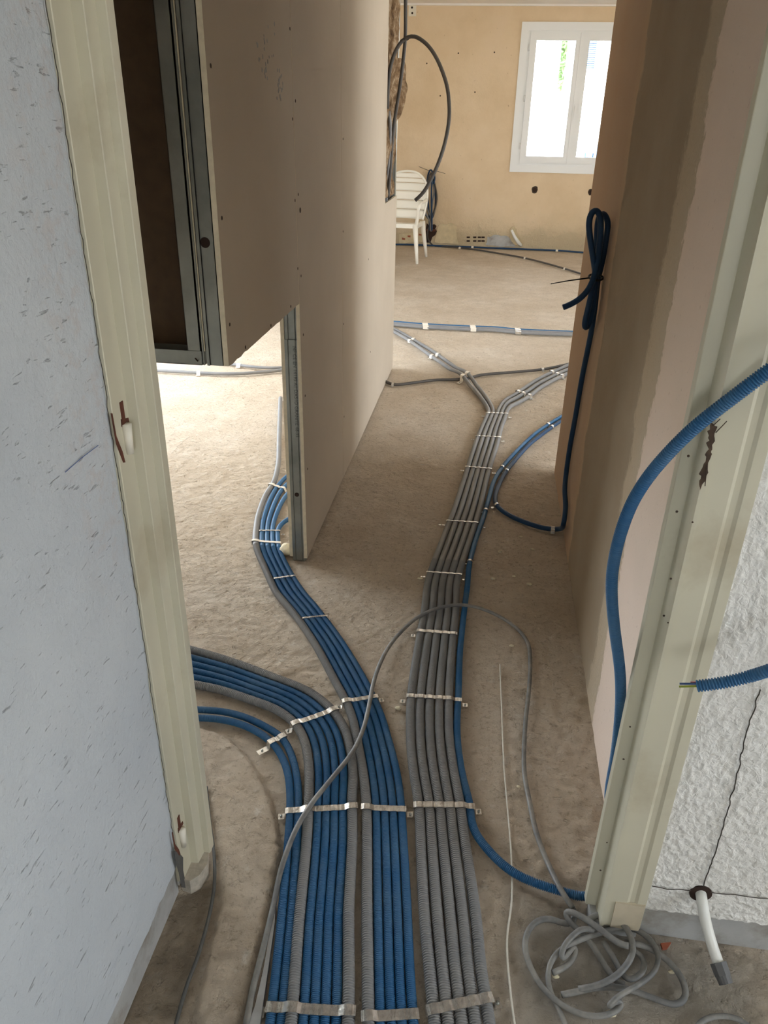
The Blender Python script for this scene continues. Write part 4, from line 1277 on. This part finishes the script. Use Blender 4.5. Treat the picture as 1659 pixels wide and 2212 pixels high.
# tapering mortar ridge between that cable and the left conduit
rg = [(596, 1960), (594, 2000), (580, 2100), (566, 2195), (552, 2290), (512, 2290), (552, 2180), (570, 2100), (584, 2020)]
rp = [fl(*q) for q in rg]
obj('mortar_ridge', hull_prism([(p.x, p.y, -0.008) for p in rp][::-1], (0, 0, 1), 0.020), 'mortar', fo)
cable([fl(u, v, 0.006) for u, v in [(446, 1700), (453.6, 1778), (461, 1829), (464, 1880), (461, 1930), (447, 1998), (426, 2070), (405, 2124.6), (380, 2212), (368, 2260), (330, 2420)]], 0.0038, 'cable dark', 'thin dark cable along the foot of the left door frame', flat=0.9)
cable([fl(u, v, 0.0005) for u, v in [(1080, 1435), (1086, 1587), (1088.5, 1650), (1097.7, 1760), (1105, 1855.6), (1105.5, 1943.7), (1095, 2035), (1105, 2164), (1116, 2240), (1140, 2400)]], 0.0022, 'cord', 'thin whitish cord lying on the floor right of the grey conduit row', name='floor_cord', cat='cord')
def zc(pts):
    return [fl(1100 + x * 0.2411, 1920 + y * 0.2411, z / 1000) for x, y, z in pts]
coil = 'heap of grey cable at the foot of the right door frame'
cable(zc([(568, 175, 18), (600, 240, 14), (560, 320, 10), (500, 320, 9), (430, 285, 8), (340, 262, 8), (230, 300, 8), (150, 420, 8), (143, 560, 8), (190, 700, 8), (270, 850, 8), (380, 970, 10), (500, 1060, 14), (650, 1125, 18), (800, 1145, 18), (930, 1110, 14), (1010, 1040, 8), (1000, 1000, 12), (930, 1010, 20), (880, 1070, 26), (940, 990, 30), (1080, 905, 30), (1220, 820, 28), (1310, 730, 26), (1338, 630, 24), (1325, 540, 24), (1270, 460, 24), (1190, 390, 22), (1080, 345, 20), (950, 345, 18), (830, 390, 20), (700, 430, 22), (560, 490, 20), (440, 560, 14), (370, 660, 9), (345, 780, 8), (352, 880, 8), (400, 985, 4), (450, 1090, 7), (500, 1210, 7), (540, 1330, 7)]), 0.0063, 'cable grey', 'largest loops of the grey cable heap by the right door frame', coil, flat=0.8)
cable(zc([(470, 950, 10), (620, 920, 12), (800, 882, 14), (980, 882, 16), (1100, 910, 10), (1250, 965, 8), (1390, 1015, 9), (1480, 1045, 9), (1550, 1025, 9), (1588, 950, 9), (1570, 860, 9), (1510, 740, 9), (1400, 625, 10), (1290, 550, 14), (1200, 505, 22), (1120, 490, 30), (1040, 480, 18)]), 0.0063, 'cable grey', 'cable end with a round lobe on the right side of the heap', coil, flat=0.8)
cable(zc([(1070, 512, 46), (1020, 508, 44), (960, 478, 42), (880, 412, 40), (750, 315, 38), (620, 232, 34), (530, 195, 28), (495, 200, 22), (510, 250, 18), (570, 330, 16), (660, 400, 14), (720, 470, 12), (800, 590, 9), (870, 710, 9), (930, 800, 9), (980, 850, 8), (1030, 860, 7)]), 0.0068, 'cable grey', 'cable end with a blunt tip lying on top of the heap', coil, flat=0.8)
cable(zc([(690, 285, 34), (770, 238, 34), (870, 224, 34), (970, 262, 36), (1055, 360, 40), (1105, 470, 42), (1108, 580, 40), (1050, 690, 36), (960, 780, 30), (850, 845, 26), (720, 885, 20), (620, 900, 14)]), 0.0063, 'cable grey', 'arched loop of cable at the back of the heap against the frame foot', coil, flat=0.8)
cable(zc([(760, 370, 32), (660, 350, 34), (560, 430, 30), (480, 520, 26), (458, 600, 20), (475, 640, 16), (540, 560, 14), (600, 500, 12), (590, 600, 8), (520, 690, 8), (390, 755, 8)]), 0.0058, 'cable grey', 'small inner curl of cable on the left of the heap', coil, flat=0.85)
cable(zc([(840, 470, 20), (900, 560, 16), (960, 660, 12), (1000, 760, 9), (1060, 830, 7), (1160, 780, 8), (1225, 700, 10), (1210, 620, 12), (1150, 570, 14), (1110, 550, 16)]), 0.0058, 'cable grey', 'inner curl of cable on the right of the heap', coil, flat=0.85)
cable([fl(u, v, 0.007) for u, v in [(1498, 2240), (1510, 2210), (1540, 2196), (1580, 2196), (1615, 2212), (1640, 2245)]], 0.0055, 'cable grey', 'bit of grey cable curving in at the bottom right edge', flat=0.8)
obj('tile_chip', hull_prism([fl(u, v, 0.004) for u, v in [(1426, 2041), (1449, 2039), (1440, 2052), (1430, 2053)]], (0, 0, 1), 0.006), 'brick red', None, label='small red tile chip beside the cable heap', category='rubble')
# white pipe out of the wall with its grey cap
wp = empty('water_pipe', label='white plastic pipe with a grey cap coming out of the white roughcast wall', category='pipe')
P = smooth_path(catmull([Vector((HC.x, 1.095, HC.z)), Vector((HC.x, 1.07, HC.z)), ony(1517, 1952, 1.058), ony(1529, 2010, 1.032), ony(1545, 2062, 1.004), ony(1556, 2092, 0.985)], 0.004), 10)
obj('pipe', tube(P, 0.0105, 16), 'pvc white', wp, True)
d = (P[-1] - P[-4]).normalized()
v1 = disc(P[-1] - d * 0.010, d, 0.0165, 0.022, 8, 0.0155)
v2 = disc(P[-1] + d * 0.010, d, 0.014, 0.016, 16, 0.013)
obj('end_cap', join(v1, v2), 'cap grey', wp)
print('pipe end', P[-1])
obj('drill_hole', disc((HC.x, 1.0782, HC.z), (0, -1, 0), 0.0215, 0.0022, 28), 'hollow', wr)
# lump at the partition foot
def rock(name, c, rad, mat, seed, **kw):
    V, Fc = [], []
    n, m = 14, 9
    for j in range(m + 1):
        for i in range(n):
            ph, th = PI * j / m, 2 * PI * i / n
            d = Vector((math.sin(ph) * math.cos(th), math.sin(ph) * math.sin(th), math.cos(ph)))
            q = 1 + 0.28 * noise.noise(d * 1.7 + Vector((seed, 0, 0))) + 0.12 * noise.noise(d * 4 + Vector((seed, 2, 0)))
            V.append(Vector(c) + Vector((d.x * rad[0], d.y * rad[1], d.z * rad[2])) * q)
    for j in range(m):
        for i in range(n):
            a, b = j * n + i, j * n + (i + 1) % n
            Fc.append((a, b, b + n, a + n))
    return obj(name, (V, Fc), mat, None, True, **kw)
c = fl(617, 1190, 0.015)
rock('plaster_lump', (c.x, c.y + 0.01, 0.014), (0.026, 0.03, 0.022), 'concrete lump', 4, label='pale lump of plaster at the foot of the partition end', category='plaster lump')
random.seed(21)
stones = [(940, 1137), (1003, 1020), (1108, 978), (1080, 1192), (1110, 1245), (1143, 1262), (1065, 1250), (1150, 1187), (1125, 1160), (910, 1250), (706, 1338), (1105, 1395), (860, 1530), (1450, 2100), (1320, 2190), (1200, 2110), (905, 1250), (1120, 1700), (505, 1560), (950, 1470)]
for k, (u, v) in enumerate(stones):
    c = fl(u, v, 0)
    s = 0.004 + 0.004 * random.random()
    rock('pebble', (c.x, c.y, s * 0.2), (s * 1.4, s, s * 0.7), 'concrete lump', k, label='tiny crumb of screed on the floor', category='rubble', group='crumbs of screed scattered on the floor')

# ------------------------------------------------------------------ recess with hanging coil at the far wall
rc = empty('wall_recess', label='ragged brown recess chiselled into the foot of the far wall for the conduits', category='recess')
obj('recess_hollow', hull_prism([ony(u, v, YF - 0.001) for u, v in [(922, 482), (928, 488), (938, 484), (943, 488), (940, 495), (944, 499), (940, 508), (934, 512), (930, 524), (919, 524), (918, 510), (915, 498), (920, 494)]], (0, -1, 0), 0.006), 'hollow', rc)
obj('recess_box', join(box(*[x for x in (ony(917, 500, YF).x, ony(942, 500, YF).x)], YF - 0.03, YF - 0.004, ony(930, 497, YF).z - 0.012, ony(930, 497, YF).z + 0.012)), 'rust', rc)
obj('brick_bit', hull_prism([ony(u, v, YF - 0.001) for u, v in [(914, 510), (918, 510), (919, 524), (913, 523)]], (0, -1, 0), 0.012), 'brick red', rc)
cols = ['blue shaded', 'grey', 'grey dark', 'grey', 'blue shaded']
shapes = [[(928, 498), (927, 470), (925, 440), (922, 400), (926, 372), (931, 363), (935, 378), (938, 400), (941, 430), (938, 460), (930, 476), (917, 460), (912, 440), (913, 425)],
          [(930, 498), (930, 470), (934, 440), (938, 410), (934, 385), (929, 372), (925, 392), (920, 425), (924, 455), (932, 470), (941, 448), (944, 425)],
          [(932, 498), (932, 475), (938, 455), (944, 430), (941, 405), (936, 385), (931, 370), (927, 380), (922, 400)],
          [(931, 500), (929, 478), (920, 462), (917, 445), (918, 430)],
          [(933, 498), (933, 470), (932, 430), (933, 395), (936, 372), (940, 380), (936, 400)]]
hl = ['dark outer loop', 'pale loop', 'right-hand grey loop', 'short grey loop', 'dark straight strand']
for k, s in enumerate(shapes):
    P = smooth_path(catmull([ony(u, v, YF - 0.05 - 0.018 * k) for u, v in s], 0.02), 4)
    conduit('K%d' % k, P, 0.0105, cols[k], 0.0052, hl[k] + ' of the conduit hank hanging on the far wall behind the chair', 'hank of conduits hanging on the far wall', far=0, sides=8)
obj('cable_tie', tube([ony(962, 375, YF - 0.12), ony(945, 370, YF - 0.12), ony(925, 368, YF - 0.12), ony(905, 360, YF - 0.10)], 0.003, 5), 'black tie', None, label='thin black tie with long ends on the far conduit hank', category='cable tie')

# ------------------------------------------------------------------ white plastic chair
def chair():
    t = empty('garden_chair', label='white plastic garden armchair half hidden behind the partition', category='chair')
    W2, D2 = 0.25, 0.23
    # local: x right, y towards the sitter's front, z up
    def place(p): return p
    def grid(f, n, m, th):
        top = [f(i / n, j / m) for j in range(m + 1) for i in range(n + 1)]
        V = top[:]
        nrm = []
        for j in range(m + 1):
            for i in range(n + 1):
                a = top[j * (n + 1) + min(i + 1, n)] - top[j * (n + 1) + max(i - 1, 0)]
                b = top[min(j + 1, m) * (n + 1) + i] - top[max(j - 1, 0) * (n + 1) + i]
                nn = a.cross(b)
                nrm.append(nn.normalized() if nn.length > 1e-9 else Vector((0, 0, 1)))
        k = len(V)
        V += [p - q * th for p, q in zip(top, nrm)]
        Fc = []
        w = n + 1
        for j in range(m):
            for i in range(n):
                a = j * w + i
                Fc += [(a, a + 1, a + w + 1, a + w), (a + k, a + w + k, a + w + 1 + k, a + 1 + k)]
        for i in range(n):
            Fc += [(i, i + k, i + 1 + k, i + 1), (m * w + i, m * w + i + 1, m * w + i + 1 + k, m * w + i + k)]
        for j in range(m):
            a = j * w
            Fc += [(a, a + w, a + w + k, a + k), (a + n, a + n + k, a + w + n + k, a + w + n)]
        return V, Fc
    obj('seat', grid(lambda a, b: Vector(((a - 0.5) * 2 * (0.235 + 0.02 * b), (b - 0.5) * 0.45, 0.425 - 0.012 * math.sin(PI * a) - 0.02 * (1 - b))), 10, 8, 0.012), 'chair plastic', t, True)
    obj('seat_rim', join(box(-0.25, 0.25, 0.215, 0.235, 0.385, 0.43), box(-0.25, -0.235, -0.22, 0.235, 0.375, 0.42), box(0.235, 0.25, -0.22, 0.235, 0.375, 0.42)), 'chair plastic', t)
    # back: six curved slats between stiles, rounded top
    def half(z):                     # half-width of the back at height z
        u = (z - 0.43) / 0.52
        return 0.235 + 0.035 * math.sin(PI * min(u, 0.75)) if u < 0.55 else 0.265 * math.sqrt(max(0.0, 1 - ((u - 0.55) / 0.47) ** 2.2))
    def backp(x, z):
        hw = 0.27
        return Vector((x, -0.215 - 0.26 * (z - 0.43) - 0.06 * (1 - (x / hw) ** 2), z))
    zs = [0.435, 0.54, 0.64, 0.74, 0.83, 0.88, 0.935]
    for k in range(6):
        z0, z1 = zs[k] + 0.003, zs[k + 1] - 0.003
        obj('back_slat', grid(lambda a, b: backp((a - 0.5) * 2 * (half(z0 + (z1 - z0) * b) - 0.004), z0 + (z1 - z0) * b), 14, 4, 0.006), 'chair plastic', t, True)
    rim = [backp(s * half(z), z) for s, zz in ((-1, zs[0:1] + [0.5, 0.6, 0.7, 0.78, 0.84, 0.89, 0.925, 0.942]),) for z in zz]
    rim2 = [backp(half(z), z) for z in [0.435, 0.5, 0.6, 0.7, 0.78, 0.84, 0.89, 0.925, 0.942]]
    P = rim + [backp(0, 0.955)] + rim2[::-1]
    obj('back_rim', tube(catmull(P, 0.015), 0.014, 8), 'chair plastic', t, True)
    for sx in (-1, 1):
        arm = [backp(sx * 0.26, 0.66), Vector((sx * 0.29, -0.12, 0.665)), Vector((sx * 0.30, 0.08, 0.66)), Vector((sx * 0.285, 0.21, 0.645)), Vector((sx * 0.272, 0.235, 0.60)), Vector((sx * 0.262, 0.225, 0.50)), Vector((sx * 0.25, 0.22, 0.42))]
        obj('armrest', tube(catmull(arm, 0.015), 0.022, 8, 0.6), 'chair plastic', t, True)
        for sy in (-1, 1):
            top = Vector((sx * 0.235, sy * 0.21, 0.42)); bot = Vector((sx * 0.29, sy * 0.285, 0.0))
            obj('leg', tube([top + Vector((0, 0, 0.0)), top.lerp(bot, 0.3), top.lerp(bot, 0.7), bot], [0.034, 0.028, 0.021, 0.016], 8), 'chair plastic', t, True)
    return t
ch = chair()
base = fl(901, 570)
ang = math.radians(174)
# front left leg (sitter's left, nearer the camera axis) stands at the measured point
lx, ly = -0.29, 0.285
ca, sa = math.cos(ang), math.sin(ang)
ch.rotation_euler = (0, 0, ang)
ch.location = (base.x - (ca * lx - sa * ly), base.y - (sa * lx + ca * ly), -0.004)
